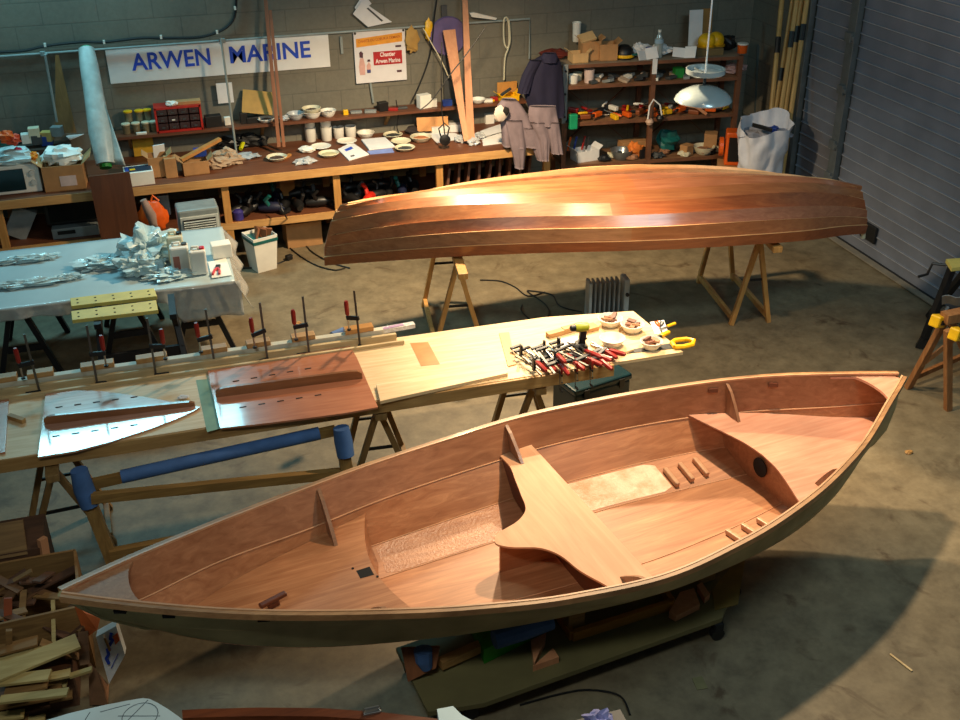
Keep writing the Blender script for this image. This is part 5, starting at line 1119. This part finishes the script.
# headset hanging on the middle post
p = Ms @ Vector((SL/2, -.07, .98)); hs = thing('ear_defenders', 'ear defenders hanging on the middle post of the shelving', 'ear defenders', p)
MB().tube([p+Vector((-.06, 0, .0)), p+Vector((-.05, 0, .14)), p+Vector((0, .02, .2)), p+Vector((.07, 0, .14)), p+Vector((.1, 0, .02))], .009, 6).build('headband', M_paper, hs, smooth=True)
MB().lathe([(.03, -.03), (.045, 0), (.03, .03)], p+Vector((-.04, 0, -.03)), 12).build('ear_cup', plain('pinkish_pad', rgb(190, 160, 140), .6), hs, smooth=True); MB().lathe([(.03, -.03), (.045, 0), (.03, .03)], p+Vector((.08, .0, 0)), 12).build('ear_cup', M_blk, hs, smooth=True)
tag(MB().bar(sp3(sx(690, 1), .0, 1)+Vector((0, -.02, .12)), sp3(sx(702, 1), -.03, 1)+Vector((0, 0, .02)), .04, .03).build('pale_handle', M_lp), 'pale wooden handle sticking out under the hanging lamp', 'handle')
bowl('black round bowl on the second shelf under the hanging lamp', sp3(sx(714, 1), .15, 1), .13, .07, M_blk)
# lowest shelf
on('white-fronted tray carton of tools on the lowest shelf at the left', 590, .16, (.26, .18, .12), M_paper, 0, .25, 'tray_carton', 'box', 2)
for k, (px, mt) in enumerate(((574, M_org), (580, M_blued), (588, M_redh), (592, M_iron))): tag(MB().tube([sp3(sx(px, 0), .2, 0)+Vector((0, 0, .1)), sp3(sx(px, 0)+.03, .2, 0)+Vector((0, 0, .25))], .012, 6).build('tool_handle', mt), ['orange', 'blue', 'red', 'dark'][k]+' tool handle standing in the tray carton on the lowest shelf', 'tool')
bowl('grey metal bowl on the lowest shelf', sp3(sx(624, 0), .1, 0), .12, .1, plain('bowl_steel', rgb(130, 134, 136), .3, .6))
tag(MB().blob(sp3(sx(637, 0), .1, 0)+Vector((0, 0, .08)), (.08, .06, .09), 140, .4, 3).build('orange_rag', plain('orange_rag', rgb(220, 120, 40), .8)), 'orange rag beside the grey metal bowl', 'rag')
on('brown carton lying on the lowest shelf behind the orange rag', 640, .3, (.3, .15, .14), M_card, 0, .1)
on('small dark box left of the middle post on the lowest shelf', 645, .1, (.12, .1, .1), M_iron, 0, .3, 'dark_box')
tag(MB().blob(sp3(sx(671, 0), .22, 0)+Vector((0, 0, .15)), (.13, .1, .12), 141, .3).build('teal_bundle', M_teal), 'teal bundle on the lowest shelf right of the middle post', 'bundle')
bowl('white bowl of scraps on the lowest shelf at the right', sp3(sx(703, 0), .1, 0), .12, .08, M_cream, None, M_chip)
on('small brown carton tipped on the lowest shelf, left of the white bowl', 686, .08, (.12, .1, .12), M_card, 0, .6); on('brown carton leaning right of the white bowl on the lowest shelf', 712, .2, (.14, .16, .2), M_card, 0, -.4)
for k in range(14):
    x = .5+.1*k; o = MB().blob(sp3(min(x, 1.8), .05+.09*(k % 3), 0)+Vector((0, 0, .03)), (.07, .05, .035), 150+k, .35, 2, 10, 6, flat=True).build('odd_part', [M_iron, M_cream, M_greyd, M_chip][k % 4]); tag(o, 'small odd part lying on the lowest shelf of the shelving unit', 'part', g3)
# ---- coats hanging at the left end of the shelving
def coat(name, label, path, w0, w1, mt, p_top, parts):
    pass
M_navy = plain('navy_cloth', rgb(20, 18, 46), .85, bmp=.2); M_lil = plain('grey_lilac_cloth', rgb(116, 102, 108), .85, bmp=.2)
def cloth(px_rows, Y, depth, fold, seed):
    """hanging cloth from rows of (y, xleft, xright) in the photo, draped at distance Y"""
    ys = [r[0] for r in px_rows]; n = 22; m = 26; vs = []; fs = []
    def row(f):
        y = ys[0]+(ys[-1]-ys[0])*f; xl = np.interp(y, ys, [r[1] for r in px_rows]); xr = np.interp(y, ys, [r[2] for r in px_rows]); return y, xl, xr
    for i in range(n):
        y, xl, xr = row(i/(n-1))
        for j in range(m):
            a = 2*PI*j/m; u = .5-.5*math.cos(a); p = aty(xl+(xr-xl)*u, y, Y)
            p.y += -depth*math.sin(a)*(.6+.4*i/n)-fold*math.sin(u*17+seed+i*.12)*(i/n)*(1 if math.sin(a) > 0 else -1); vs.append(p)
    for i in range(n-1):
        for j in range(m): fs.append((i*m+j, i*m+(j+1) % m, (i+1)*m+(j+1) % m, (i+1)*m+j))
    fs.append(tuple(range(m))); fs.append(tuple(range(n*m-1, (n-1)*m-1, -1)))
    return MB().add(vs, fs)
jk = thing('navy_jacket', 'dark navy jacket hanging on the left end of the shelving', 'jacket', aty(543, 118, 10.45))
cloth([(54, 545, 556), (62, 530, 561), (75, 524, 563), (95, 524, 564), (112, 530, 564), (117, 540, 562)], 10.45, .10, .03, 1).build('body', M_navy, jk, smooth='all')
cloth([(60, 530, 542), (75, 522, 534), (88, 518, 530), (93, 517, 528)], 10.40, .05, .01, 2).build('sleeve', M_navy, jk, smooth='all')
cloth([(53, 543, 556), (58, 541, 558), (62, 542, 557)], 10.40, .06, .005, 5).build('collar', plain('navy_dark', rgb(24, 22, 50), .85), jk, smooth='all')
tr_ = thing('work_trousers', 'grey-lilac trousers hanging below the navy jacket', 'trousers', aty(545, 160, 10.42))
cloth([(106, 529, 556), (115, 528, 557), (125, 530, 559)], 10.14, .07, .02, 2).build('waist', M_lil, tr_, smooth='all'); cloth([(122, 530, 546), (140, 538, 550), (160, 541, 548)], 10.11, .06, .015, 3).build('leg', M_lil, tr_, smooth='all'); cloth([(122, 545, 559), (138, 548, 561), (153, 551, 563)], 10.11, .06, .015, 4).build('leg', M_lil, tr_, smooth='all')
ov = thing('grey_jacket', 'grey-lilac jacket with a pale lining slung over the right end of the wall bench', 'jacket', aty(518, 160, 10.2))
cloth([(99, 502, 516), (106, 497, 522), (120, 500, 531), (134, 502, 537), (146, 503, 541)], 10.18, .09, .03, 5).build('body', M_lil, ov, smooth='all'); cloth([(120, 505, 522), (145, 510, 526), (160, 514, 525), (168, 515, 524)], 10.12, .05, .012, 6).build('sleeve', M_lil, ov, smooth='all'); cloth([(128, 523, 540), (145, 531, 542), (160, 537, 543)], 10.13, .05, .012, 7).build('sleeve', M_lil, ov, smooth='all')
MB().blob(aty(501, 114, 10.08), (.07, .03, .08), 160, .2).build('lining', plain('cream_lining', rgb(206, 190, 176), .9), ov, smooth=True); MB().blob(aty(506, 111, 10.06), (.035, .02, .04), 161, .2).build('collar_opening', M_hole, ov, smooth=True)
# hanging lamp
lp = thing('hanging_lamp', 'pale metal dish lamp with an upper ring hanging on a cord before the shelving', 'lamp', aty(703, 92, 7.2)); p = aty(703, 100, 7.2)
M_lamp = plain('lamp_enamel', rgb(146, 158, 160), .25, .1, .03, coat=.7)
MB().lathe([(r_*1.18, z_*1.18) for r_, z_ in [(.172, -.008), (.180, 0), (.172, .02), (.142, .05), (.092, .075), (.034, .09), (.001, .093), (.001, .085), (.085, .068), (.134, .044), (.163, .016), (.172, 0)]], p, 36).build('shade', M_lamp, lp, smooth=True)
MB().tube([p+Vector((0, 0, .10)), p+Vector((0, 0, .2))], .012, 8).build('stem', M_greyd, lp); q = p+Vector((.0, 0, .19))
MB().lathe([(.13, 0), (.144, .01), (.144, .043), (.137, .043), (.134, .014), (.001, .01)], q, 30).build('upper_ring', M_lamp, lp, smooth=True); MB().tube([q+Vector((0, 0, .01)), q+Vector((0.005, 0, 1.9))], .006, 6).build('cord', M_paper, lp); MB().bar(q+Vector((-.09, 0, .05)), q+Vector((-.02, 0, .02)), .015, .01).build('bracket', M_chrome, lp)
# poles in the corner
M_pole = wood('bamboo', rgb(176, 136, 72), rgb(212, 174, 108), 'Z', .7, .5)
PX = [((771, 115), (782, 0), 0), ((775, 117), (793, 0), 0), ((780, 118), (797, 0), 0), ((784, 122), (802, 0), 0), ((789, 126), (807, 0), 0)]
for k, (a, b_, Y) in enumerate(PX):
    A = atx(*a, 6.16+.04*(k % 2)); B_ = atx(*b_, 6.34+.04*(k % 2)); d = B_-A; base = A-d*(A.z/d.z); top = A+d*((2.6-A.z)/d.z)
    t = thing('pole', 'pale wooden pole with dark bands leaning in the corner, %s from the left' % ORD[k], 'pole', base, 0, 'poles in the corner'); MB().tube([base+Vector((0, 0, .0)), top], .026, 8).build('shaft', M_pole, t, smooth=True)
    for f in ((.62, .68) if k != 1 else (.5, .55)), ((.86, .9)): MB().tube([base.lerp(top, f[0]+.02*k), base.lerp(top, f[1]+.02*k)], .029, 8).build('band', M_blk, t)
for k, (x0, x1) in enumerate(((757, 760), (762, 764))): tag(MB().tube([aty(x0-4, 195, 10.75), aty(x1-1, 45, 10.95)], .026, 8).build('grey_tube', plain('tube_grey', rgb(72, 84, 84), .4), smooth=True), 'grey tube standing in the corner behind the poles, %s one' % ['left', 'right'][k], 'tube')
# rubbish bag
bg = thing('rubbish_bag', 'open white plastic rubbish bag standing in front of the corner poles', 'bag', (5.82, 9.62, 0)); M_bag = plain('bag_white', rgb(206, 206, 214), .35, 0, .05, 8, coat=.3, bmp=.4)
def bagf(u, v):
    a = 2*PI*u; z = 1.08*v+.07*math.sin(a*1+.6)*v**3+.03*math.sin(a*3)*v**4; r_ = .155+.125*v**1.1+.03*mnoise.noise(Vector((math.cos(a)*2, math.sin(a)*2, z*3)))*2*v+.012*math.sin(a*9+z*6)*v+.03*mnoise.noise(Vector((math.cos(a)*5, math.sin(a)*5, z*8)))
    return (5.84+r_*math.cos(a)*1.0, 9.62+r_*.85*math.sin(a), z)
MB().grid(bagf, 60, 24, 0).build('bag_skin', M_bag, bg, smooth='all'); MB().blob((5.84, 9.62, .95), (.25, .2, .06), 170, .3, 3, 18, 8).build('rubbish', plain('rubbish_grey', rgb(150, 150, 160), .6), bg)['kind'] = 'stuff'; 
tag(MB().blob((5.9, 9.56, 1.02), (.06, .05, .03), 171, .3).build('blue_scrap', M_blued), 'blue scrap on top of the rubbish bag', 'scrap'); tag(MB().bar((5.62, 9.5, 1.11), (5.8, 9.42, 1.06), .05, .03).build('black_scrap', M_blk), 'black strip on the rim of the rubbish bag', 'scrap')
# orange fan heater right end of shelving
p = aty(730, 148, 10.1); fh_ = thing('orange_heater', 'orange and black workshop heater between the shelving and the rubbish bag', 'heater', (p.x, p.y, 0), R(-25)); zc_ = p.z; MB().box((.05, .05, zc_), (.2, .2, .36)).build('casing', M_org, fh_, False, bevel=.015); MB().box((.05, -.056, zc_), (.14, .01, .26)).build('grille', M_blk, fh_, False); MB().lathe([(.001, 0), (.1, .01), (.1, .05)], (-.06, .05, zc_), 20, Matrix.Rotation(-PI/2, 3, 'Y')).build('disc', M_org, fh_, False); MB().box((.02, .05, (zc_-.18)/2), (.26, .26, zc_-.18)).build('stand', M_card, fh_, False)
# ---------------------------------------------------------------- trestle and vice bench at the right edge
rs = thing('site_trestle', 'rough wooden trestle cut by the right edge of the photo with yellow tools on it', 'trestle', (5.35, 5.9, 0))
M_rt = wood('trestle_worn', rgb(130, 82, 44), rgb(176, 124, 76), 'Z', 1, .6)
for a, b_ in (((908, 388, 0), (946, 318, .74)), ((948, 410, 0), (948, 330, .70)), ((975, 372, 0), (950, 320, .74))): MB().bar(atz(*a[:2], a[2]), atz(*b_[:2], b_[2]), .05, .045, (0, 1, 0)).build('leg', M_rt, rs, bevel=.004)
MB().bar(atz(915, 377, .08), atz(965, 355, .12), .03, .04).build('stretcher', M_rt, rs); MB().bar(atz(920, 366, .25), atz(960, 335, .55), .025, .03).build('brace', M_rt, rs); MB().bar(atz(944, 318, .76), atz(1010, 305, .78), .09, .07).build('top_beam', M_rt, rs)
tag(MB().grid(lambda u, v: atz(942+30*u, 296+8*v, .82-.10*v)+Vector((0, 0, .01*math.sin(u*9))), 10, 6, .006).build('grey_cloth', plain('grey_cloth', rgb(150, 154, 156), .7)), 'grey cloth draped over the trestle at the right edge', 'cloth')
for k, (x, y, lb) in enumerate(((938, 321, 'yellow and black power tool hanging on the left of the right-edge trestle'), (957, 334, 'yellow and black power tool on the right-edge trestle, lower one'))):
    q = atz(x, y, .72); t = thing('yellow_power_tool', lb, 'power tool', q, R(20)); MB().box((0, 0, 0), (.11, .08, .09), (0, R(15), 0)).build('body', M_yel, t, False, bevel=.012); MB().box((.0, -.042, 0), (.05, .006, .035), (0, R(15), 0)).build('dark_patch', M_blk, t, False); MB().tube([(.04, 0, .03), (.10, 0, .08)], .022, 8).build('grip', M_blk, t, False)
wv2 = thing('vice_bench', 'black-legged folding vice bench with a yellow top at the right edge', 'workbench', atz(922, 348, 0)); a, b_ = atz(921, 347, 0), atz(952, 268, .78)
MB().bar(a, b_, .05, .05).build('leg', M_iron, wv2); MB().bar(a+Vector((-.02, 0, 0)), a+(b_-a)*.12, .06, .06).build('foot', M_blk, wv2); MB().slab([atz(946, 259, .84), atz(985, 256, .84), atz(985, 264, .84), atz(952, 268, .84)], .03).build('jaw_board', M_wm, wv2); MB().bar(b_+Vector((.4, .6, -.78)), b_+Vector((.3, .1, 0)), .05, .05).build('leg', M_iron, wv2)
c_ = atz(926, 270, .74); MB().tube([b_+Vector((0, 0, .02)), c_+Vector((.05, 0, .05)), c_+Vector((.02, 0, -.04)), c_+Vector((-.06, 0, -.05))], .012, 6).build('crank', M_blk, wv2)
# ---------------------------------------------------------------- dolly and blocks under the open boat
M_ol = plain('olive_board', rgb(106, 98, 62), .65, 0, .12, 4)
dl = thing('boat_dolly', 'low olive board dolly on black castors carrying the open boat', 'dolly', (1.7, 4.15, 0), 0)
MB().slab([atz(428, 712, .15), atz(484, 703, .15), atz(722, 618, .15), atz(745, 560, .15), atz(560, 590, .15), atz(396, 648, .15)], .03).build('platform', M_ol, dl)
for x, y in ((718, 622), (470, 700), (735, 580), (410, 655)):
    q = atz(x, y, .12); MB().tube([(q.x, q.y-.02, .04), (q.x, q.y+.02, .04)], .04, 12).build('castor', M_blk, dl); MB().box((q.x, q.y, .095), (.05, .05, .05)).build('castor_fork', M_iron, dl)
lc_ = Vector((BX.x, BX.y, 0)); Mb = Matrix.Translation(lc_) @ Matrix.Rotation(ang, 4, 'Z')
def bx(s, v, z): return Mb @ Vector((s*LEN, v, z))
tag(MB().bar(bx(.46, -.45, .17), bx(.46, .45, .17), .08, .04).bar(bx(.46, 0, .19), bx(.46, 0, .19), .08, .04) and MB().bar(bx(.5, -.38, .245), bx(.5, .38, .245), .10, .19).build('keel_block', M_crad), 'thick timber block across the dolly under the middle of the open boat', 'block')
tag(MB().bar(bx(.68, -.34, .245), bx(.68, .34, .245), .10, .18).build('keel_block', M_crad), 'thick timber block across the dolly under the stern half of the open boat', 'block')
tag(MB().bar(atz(440, 664, .2), atz(492, 641, .2), .05, .05).build('timber_bar', M_beam), 'short pale timber bar beside the green crate under the open boat', 'bar')
gc = thing('green_crate', 'bright green flat box on the dolly under the open boat', 'box', atz(505, 655, .152)); a, b_ = atz(484, 664, .152), atz(530, 641, .152); MB().slab([a+Vector((0, 0, .1)), b_+Vector((0, 0, .1)), b_+Vector((.0, .25, .1)), a+Vector((0, .25, .1))], .1).build('body', plain('vivid_green', rgb(40, 140, 30), .5), gc); c_ = a.lerp(b_, .7)+Vector((0, -.003, .07)); MB().bar(c_, c_+(b_-a).normalized()*.06, .003, .03).build('label', M_grey, gc)
tag(MB().tube([atz(494, 640, .3), atz(520, 632, .3), atz(552, 622, .3)], [.05, .05, .04], 10).build('blue_foam_strip', M_blue), 'blue foam strip between the green box and the hull', 'foam')
tag(MB().tube([atz(423, 650, .33), atz(424, 660, .27), atz(427, 668, .22)], [.05, .045, .03], 10).build('blue_foam_pad', M_blue), 'blue foam pad on the left support under the open boat', 'foam')
ls = thing('left_support', 'brown board support on the dolly under the bow half of the open boat', 'support', atz(410, 670, .152)); MB().slab([atz(402, 650, .32), atz(440, 648, .32), atz(436, 668, .22), atz(408, 682, .16)], .02, (0, 1, 0)).build('board', M_lp2, ls)
of = thing('timber_rack', 'orange-brown timber rack lying on the dolly under the stern half of the boat', 'rack', atz(620, 630, .152)); M_of = wood('orange_timber', rgb(150, 96, 24), rgb(196, 136, 50), 'X', 1, .5)
a, b_ = atz(572, 640, .152), atz(672, 608, .152); MB().bar(a+Vector((0, 0, .03)), b_+Vector((0, 0, .03)), .03, .06).build('front_bar', M_of, of); MB().bar(a+Vector((-.02, .25, .03)), b_+Vector((0, .25, .03)), .03, .06).build('rear_bar', M_of, of); MB().bar(a+Vector((0, 0, .03)), a+Vector((-.02, .25, .03)), .03, .06).build('end_bar', M_of, of); MB().bar(b_+Vector((0, 0, .03)), b_+Vector((0, .25, .03)), .03, .06).build('end_bar', M_of, of)
for k, (px, lb) in enumerate((([(531, 640), (546, 633), (545, 640), (534, 664)], 'small pale triangular block beside the green box, upper one'), ([(533, 666), (553, 648), (559, 657)], 'small pale triangular block beside the green box, lower one'), ([(669, 612), (680, 592), (694, 588), (700, 604), (676, 616)], 'pale brown block under the hull at the right end of the dolly'), ([(697, 585), (702, 582), (710, 594), (705, 598)], 'narrow pale strip under the hull at the right end of the dolly'))):
    tag(MB().slab([atz(*q, .19) for q in px], .04).build('wood_block', M_lp), lb, 'block')
tag(MB().slab([atz(*q, .155) for q in ((715, 610), (712, 590), (735, 562), (745, 560), (738, 604))], .004).build('yellow_board', plain('mustard_board', rgb(128, 104, 44), .7)), 'mustard board at the right end of the dolly', 'board')
cable('black cable looping on the dark floor in front of the dolly', [(520, 705), (560, 694), (590, 690), (620, 696), (630, 715)], r=.006)
tag(MB().slab([atz(*q, .004) for q in ((692, 678), (702, 676), (708, 688), (697, 690))], .003).build('paper_scrap', plain('olive_scrap', rgb(110, 104, 70), .8)), 'small pale scrap on the dark floor below the dolly', 'scrap')
# ---------------------------------------------------------------- things along the bottom edge
bh = thing('varnished_boat', 'dark varnished boat rail with a metal fitting along the bottom edge of the photo', 'boat', (.1, 3.3, 0))
M_var = wood('varnished_mahogany', rgb(92, 44, 22), rgb(136, 70, 36), 'X', 1, .45, .15)
rail = [atz(x, y, .66) for x, y in ((150, 714), (182, 710), (200, 709), (260, 707.5), (320, 708), (380, 712), (440, 719), (520, 732))]
rail = rail[1:]
def rr(u): 
    f = u*(len(rail)-1); i = min(int(f), len(rail)-2); return rail[i].lerp(rail[i+1], f-i)
MB().grid(lambda u, v: rr(u)+Vector((0, -.05*v, 0)), 40, 2, .03).build('gunwale', M_var, bh, smooth=True); MB().grid(lambda u, v: rr(u)+Vector((0, -.01-.2*v*v, -.02-.45*v)), 40, 8, .012, (0, -1, 0)).build('hull_side', M_var, bh, smooth=True); MB().grid(lambda u, v: rr(u)+Vector((0, -.21-.9*v, -.47-.02*math.sin(PI*v))), 40, 6, .012).build('bottom', M_var, bh, smooth=True); MB().grid(lambda u, v: rr(u)+Vector((0, -1.11-.15*v, -.46+.45*v)), 40, 6, .012, (0, -1, 0)).build('hull_side', M_var, bh, smooth=True)
q = atz(372, 711.5, .665); MB().box(q, (.08, .03, .012)).build('rail_fitting', M_chrome, bh, bevel=.004); MB().tube([q+Vector((-.035, 0, .005)), q+Vector((-.03, 0, .022)), q+Vector((.03, 0, .022)), q+Vector((.035, 0, .005))], .006, 6).build('rail_fitting', M_chrome, bh)
wn = thing('white_board', 'white curved board with pencilled lines at the bottom left of the photo', 'board', (-.6, 3.6, .6)); zb = .74
pw = [atz(x, y, zb) for x, y in ((40, 722), (70, 713), (100, 706), (125, 701), (143, 698), (150, 699), (158, 703), (168, 709), (178, 716), (190, 726))]; pw += [pw[-1]+Vector((.02, -.6, 0)), pw[0]+Vector((0, -.6, 0))]
MB().slab(pw, .03).build('sheet', plain('pale_blue_white', rgb(196, 214, 216), .5, 0, .03), wn); M_ink = plain('pencil', rgb(96, 110, 118), .6)
cx_ = atz(140, 716, zb+.002); MB().tube([cx_+Vector((.075*math.cos(a), .075*math.sin(a), 0)) for a in np.linspace(0, 2*PI, 24)], .0018, 4).build('pencil_line', M_ink, wn)
for a, b_ in (((128, 720), (148, 700)), ((85, 720), (90, 712)), ((118, 716), (160, 716)), ((100, 712), (130, 704))): MB().bar(atz(*a, zb+.001), atz(*b_, zb+.001), .003, .002).build('pencil_line', M_ink, wn)
sup = MB().box((-.66, 3.25, zb/2-.02), (.3, .3, zb-.04)).build('pedestal', M_card, wn)
wb2 = thing('white_foam', 'white foam piece at the bottom edge right of the varnished rail', 'foam', atz(452, 716, .66)); MB().slab([atz(*q, .735) for q in ((437, 709), (453, 706), (462, 715), (475, 722), (440, 726))], .05).build('block', plain('pale_blue_white', 0), wb2)
pc = thing('lilac_cloth', 'lilac cloth bundle at the bottom edge of the photo', 'cloth', atz(595, 718, .4)); MB().blob(atz(597, 722, .4), (.07, .05, .05), 180, .4, 3, 16, 10).build('bundle', plain('lilac_cloth', rgb(150, 150, 200), .8), pc); MB().box(atz(597, 722, .4)+Vector((0, -.05, -.22)), (.3, .25, .36)).build('stool', M_greyd, pc)
# ---------------------------------------------------------------- scrap wood corner at the bottom left
SC = [wood('scrap_%d' % k, a, b_, 'X', 1, .7) for k, (a, b_) in enumerate(((rgb(92, 60, 34), rgb(130, 90, 54)), (rgb(120, 84, 44), rgb(164, 124, 72)), (rgb(80, 52, 36), rgb(116, 78, 54)), (rgb(170, 144, 84), rgb(206, 184, 124))))]
sb = thing('scrap_bin', 'open wooden bin full of brown offcuts at the bottom left', 'bin', (-1.15, 4.95, 0))
for a, b_ in (((-1.62, 5.32), (-.86, 5.32)), ((-.86, 5.32), (-.82, 4.82)), ((-.82, 4.82), (-1.62, 4.78)), ((-1.62, 4.78), (-1.62, 5.32))): MB().bar((*a, .22), (*b_, .22), .015, .44).build('side', SC[1], sb)
MB().box((-1.22, 5.06, .02), (.76, .5, .02)).build('base', SC[1], sb)
random.seed(17)
for k in range(30):
    x = random.uniform(-1.56, -.9); y = random.uniform(4.86, 5.24); z = .36+random.uniform(-.04, .05); l_ = random.uniform(.16, .3); a = random.uniform(0, PI); e = random.uniform(-.4, .4)
    d = Vector((math.cos(a)*math.cos(e), math.sin(a)*math.cos(e), math.sin(e)))*l_/2; c_ = Vector((max(-1.5, min(-1.0, x)), max(4.95, min(5.18, y)), z))
    tag(MB().bar(c_-d, c_+d, random.uniform(.03, .06), .012).build('wood_offcut', SC[k % 3]), 'brown wood offcut lying in the open scrap bin', 'offcut', 'offcuts in the scrap bin')
cb = thing('scrap_carton', 'dark brown carton with a raised lid behind the scrap bin', 'box', (-1.3, 5.62, 0)); MB().box((-1.36, 5.62, .2), (.62, .34, .4)).build('body', SC[2], cb); MB().box((-1.38, 5.50, .46), (.50, .02, .20), (R(-30), 0, 0)).build('lid', SC[1], cb); MB().bar((-1.06, 5.45, .1), (-1.04, 5.47, .45), .03, .05).build('corner_strip', M_lp, cb)
for k in range(22):
    y = 4.35+.018*k+random.uniform(-.02, .02); z = .03+.024*(k % 9); x0 = -1.8+random.uniform(0, .1); l_ = random.uniform(.6, .85); a = random.uniform(-.12, .22)
    d = Vector((math.cos(a), math.sin(a), random.uniform(-.05, .08)))*l_; c_ = Vector((x0, y, z+.1))
    tag(MB().bar(c_, c_+d, random.uniform(.05, .1), .014).build('scrap_plank', SC[(k*5) % 4 if k % 4 else 3]), 'long scrap plank in the pile in front of the scrap bin', 'plank', 'planks in the scrap pile')
for k, (a, b_, w_, mt, lb) in enumerate((((-2, 674), (78, 641), .11, SC[3], 'wide pale plank lying on top of the scrap pile'), ((0, 681), (50, 675), .07, SC[3], 'pale plank lower down in the scrap pile'), ((0, 700), (68, 692), .05, SC[3], 'thin pale strip at the foot of the scrap pile'), ((5, 692), (48, 682), .08, SC[1], 'tan plank in the middle of the scrap pile'), ((70, 676), (92, 669), .03, SC[3], 'short pale stick at the right of the scrap pile'), ((30, 653), (65, 645), .05, SC[3], 'pale stick lying behind the wide pale plank'))):
    tag(MB().bar(atz(*a, .42-.02*k), atz(*b_, .44-.02*k), w_, .014).build('top_plank', mt), lb, 'plank')
for k, (a, b_, w_, mt, lb) in enumerate((((8, 630), (8, 598), .04, plain('rust_stick', rgb(150, 70, 34), .6), 'rust-red stick standing at the left of the scrap bin'), ((54, 645), (53, 600), .02, SC[3], 'pale thin stick standing at the bin right side'), ((9, 655), (9, 630), .03, SC[1], 'tan post in front of the scrap bin'))):
    tag(MB().bar(atz(*a, .30), atz(*b_, .46), w_, .02, (0, 1, 0)).build('standing_stick', mt), lb, 'stick')
tag(MB().slab([atz(73, 602, .5), atz(85, 613, .45), atz(100, 618, .42), atz(97, 630, .36), atz(86, 638, .30), atz(80, 622, .38)], .012, (.3, .9, 0)).build('orange_offcut', plain('orange_offcut', rgb(196, 96, 44), .6)), 'orange-brown offcut standing beside the lettered white box', 'offcut')
wx = thing('lettered_box', 'white lettered cardboard panel with an orange square leaning on the scrap pile', 'box', atz(112, 650, .2)); W4 = [atz(96, 637, .40), atz(116, 626, .46), atz(125, 655, .22), atz(109, 684, .06)]
n_ = (W4[1]-W4[0]).cross(W4[3]-W4[0]); nb_ = n_.normalized()*(1 if n_.dot(CAM-W4[0]) > 0 else -1); r_ = ray(125, 655); W4[2] = CAM+r_*((W4[0]-CAM).dot(n_)/r_.dot(n_))
MB().slab(W4, .05, -nb_).build('panel', plain('box_white', rgb(232, 236, 238), .6), wx)
Lw = lambda f, g, h=.006: W4[0].lerp(W4[1], f).lerp(W4[3].lerp(W4[2], f), g)+nb_*h
MB().slab([Lw(.75, .2), Lw(.98, .2), Lw(.98, .45), Lw(.75, .45)], .002, -nb_).build('orange_square', M_org, wx)
MB().tube([Lw(.72, .1), Lw(.6, .2), Lw(.72, .28), Lw(.5, .34)], .009, 5).build('blue_lettering', M_sblue, wx); MB().tube([Lw(.5, .42), Lw(.35, .38), Lw(.35, .5), Lw(.2, .52), Lw(.25, .66)], .009, 5).build('blue_lettering', M_sblue, wx); MB().bar(Lw(.3, .8), Lw(.75, .72), .006, .003).build('blue_lettering', M_sblue, wx); MB().bar(Lw(.45, .0, .03), Lw(.52, .36, .03), .03, .01).build('brown_strip', SC[1], wx)
tag(MB().slab([atz(89, 661, .34), atz(97, 671, .32), atz(109, 685, .02), atz(108, 705, .01), atz(90, 705, .02)], .01, (-.3, .6, 0)).build('brown_card', plain('pinkish_card', rgb(170, 122, 88), .8)), 'pinkish brown card standing in front of the lettered box', 'card')
for k, (x, y) in enumerate(((58, 618), (66, 626), (62, 634), (72, 622), (76, 632), (68, 640), (84, 648), (60, 650))):
    q = atz(x, y, .3); a = k*1.3; d = Vector((math.cos(a)*.09, math.sin(a)*.06, .06)); tag(MB().bar(q-d, q+d, .05, .012).build('wood_offcut', SC[k % 3]), 'dark offcut piled between the scrap bin and the lettered box', 'offcut', 'offcuts beside the lettered box')
tag(MB().box((-1.02, 4.66, .12), (.26, .2, .24)).build('offcut_carton', SC[2]), 'dark carton under the offcuts beside the scrap bin', 'box')
# ---------------------------------------------------------------- light
w = bpy.data.worlds.new('world'); bpy.context.scene.world = w; w.use_nodes = True
w.node_tree.nodes['Background'].inputs[0].default_value = (.55, .8, .85, 1); w.node_tree.nodes['Background'].inputs[1].default_value = .05
def light(name, kind, loc, power, col, target=None, **k):
    d = bpy.data.lights.new(name, kind); o = bpy.data.objects.new(name, d); COL.objects.link(o)
    o.location = loc; d.energy = power; d.color = col
    for a, q in k.items(): setattr(d, a, q)
    if target is not None: o.rotation_euler = (Vector(target)-Vector(loc)).to_track_quat('-Z', 'Y').to_euler()
    return o
WARM = (1, .75, .46)
light('work_floodlight', 'SPOT', (2.4, 8.45, 2.95), 760, WARM, (2.4, 8.65, .9), spot_size=R(150), spot_blend=.75, shadow_soft_size=.1)
light('work_floodlight', 'SPOT', (3.15, 8.1, 3.15), 760, WARM, (3.0, 4.9, .5), spot_size=R(72), spot_blend=.8, shadow_soft_size=.06)
light('work_floodlight', 'SPOT', (3.15, 5.7, 3.7), 640, (1, .75, .47), (3.0, 5.0, .4), spot_size=R(112), spot_blend=.9, shadow_soft_size=.07)
light('tube_and_fill', 'AREA', (-.9, 10.7, 3.75), 88, (.34, .86, 1), (-.7, 7.6, .5), shape='RECTANGLE', size=2.4, size_y=.4)
light('tube_and_fill', 'AREA', (3.9, 3.4, 4.9), 90, (.62, .9, 1), (6.3, 7.6, 1), shape='RECTANGLE', size=2, size_y=.4)
light('tube_and_fill', 'AREA', (-.5, 1.9, 4.5), 58, (.9, .96, .88), (.2, 4.2, 0), shape='RECTANGLE', size=1.4, size_y=.3)  # unseen fill lamp added on the camera side to brighten bow and near hull
vs_ = bpy.context.scene.view_settings
vs_.view_transform = 'Standard'; vs_.look = 'None'; vs_.exposure = 0; vs_.gamma = 1; vs_.use_curve_mapping = False
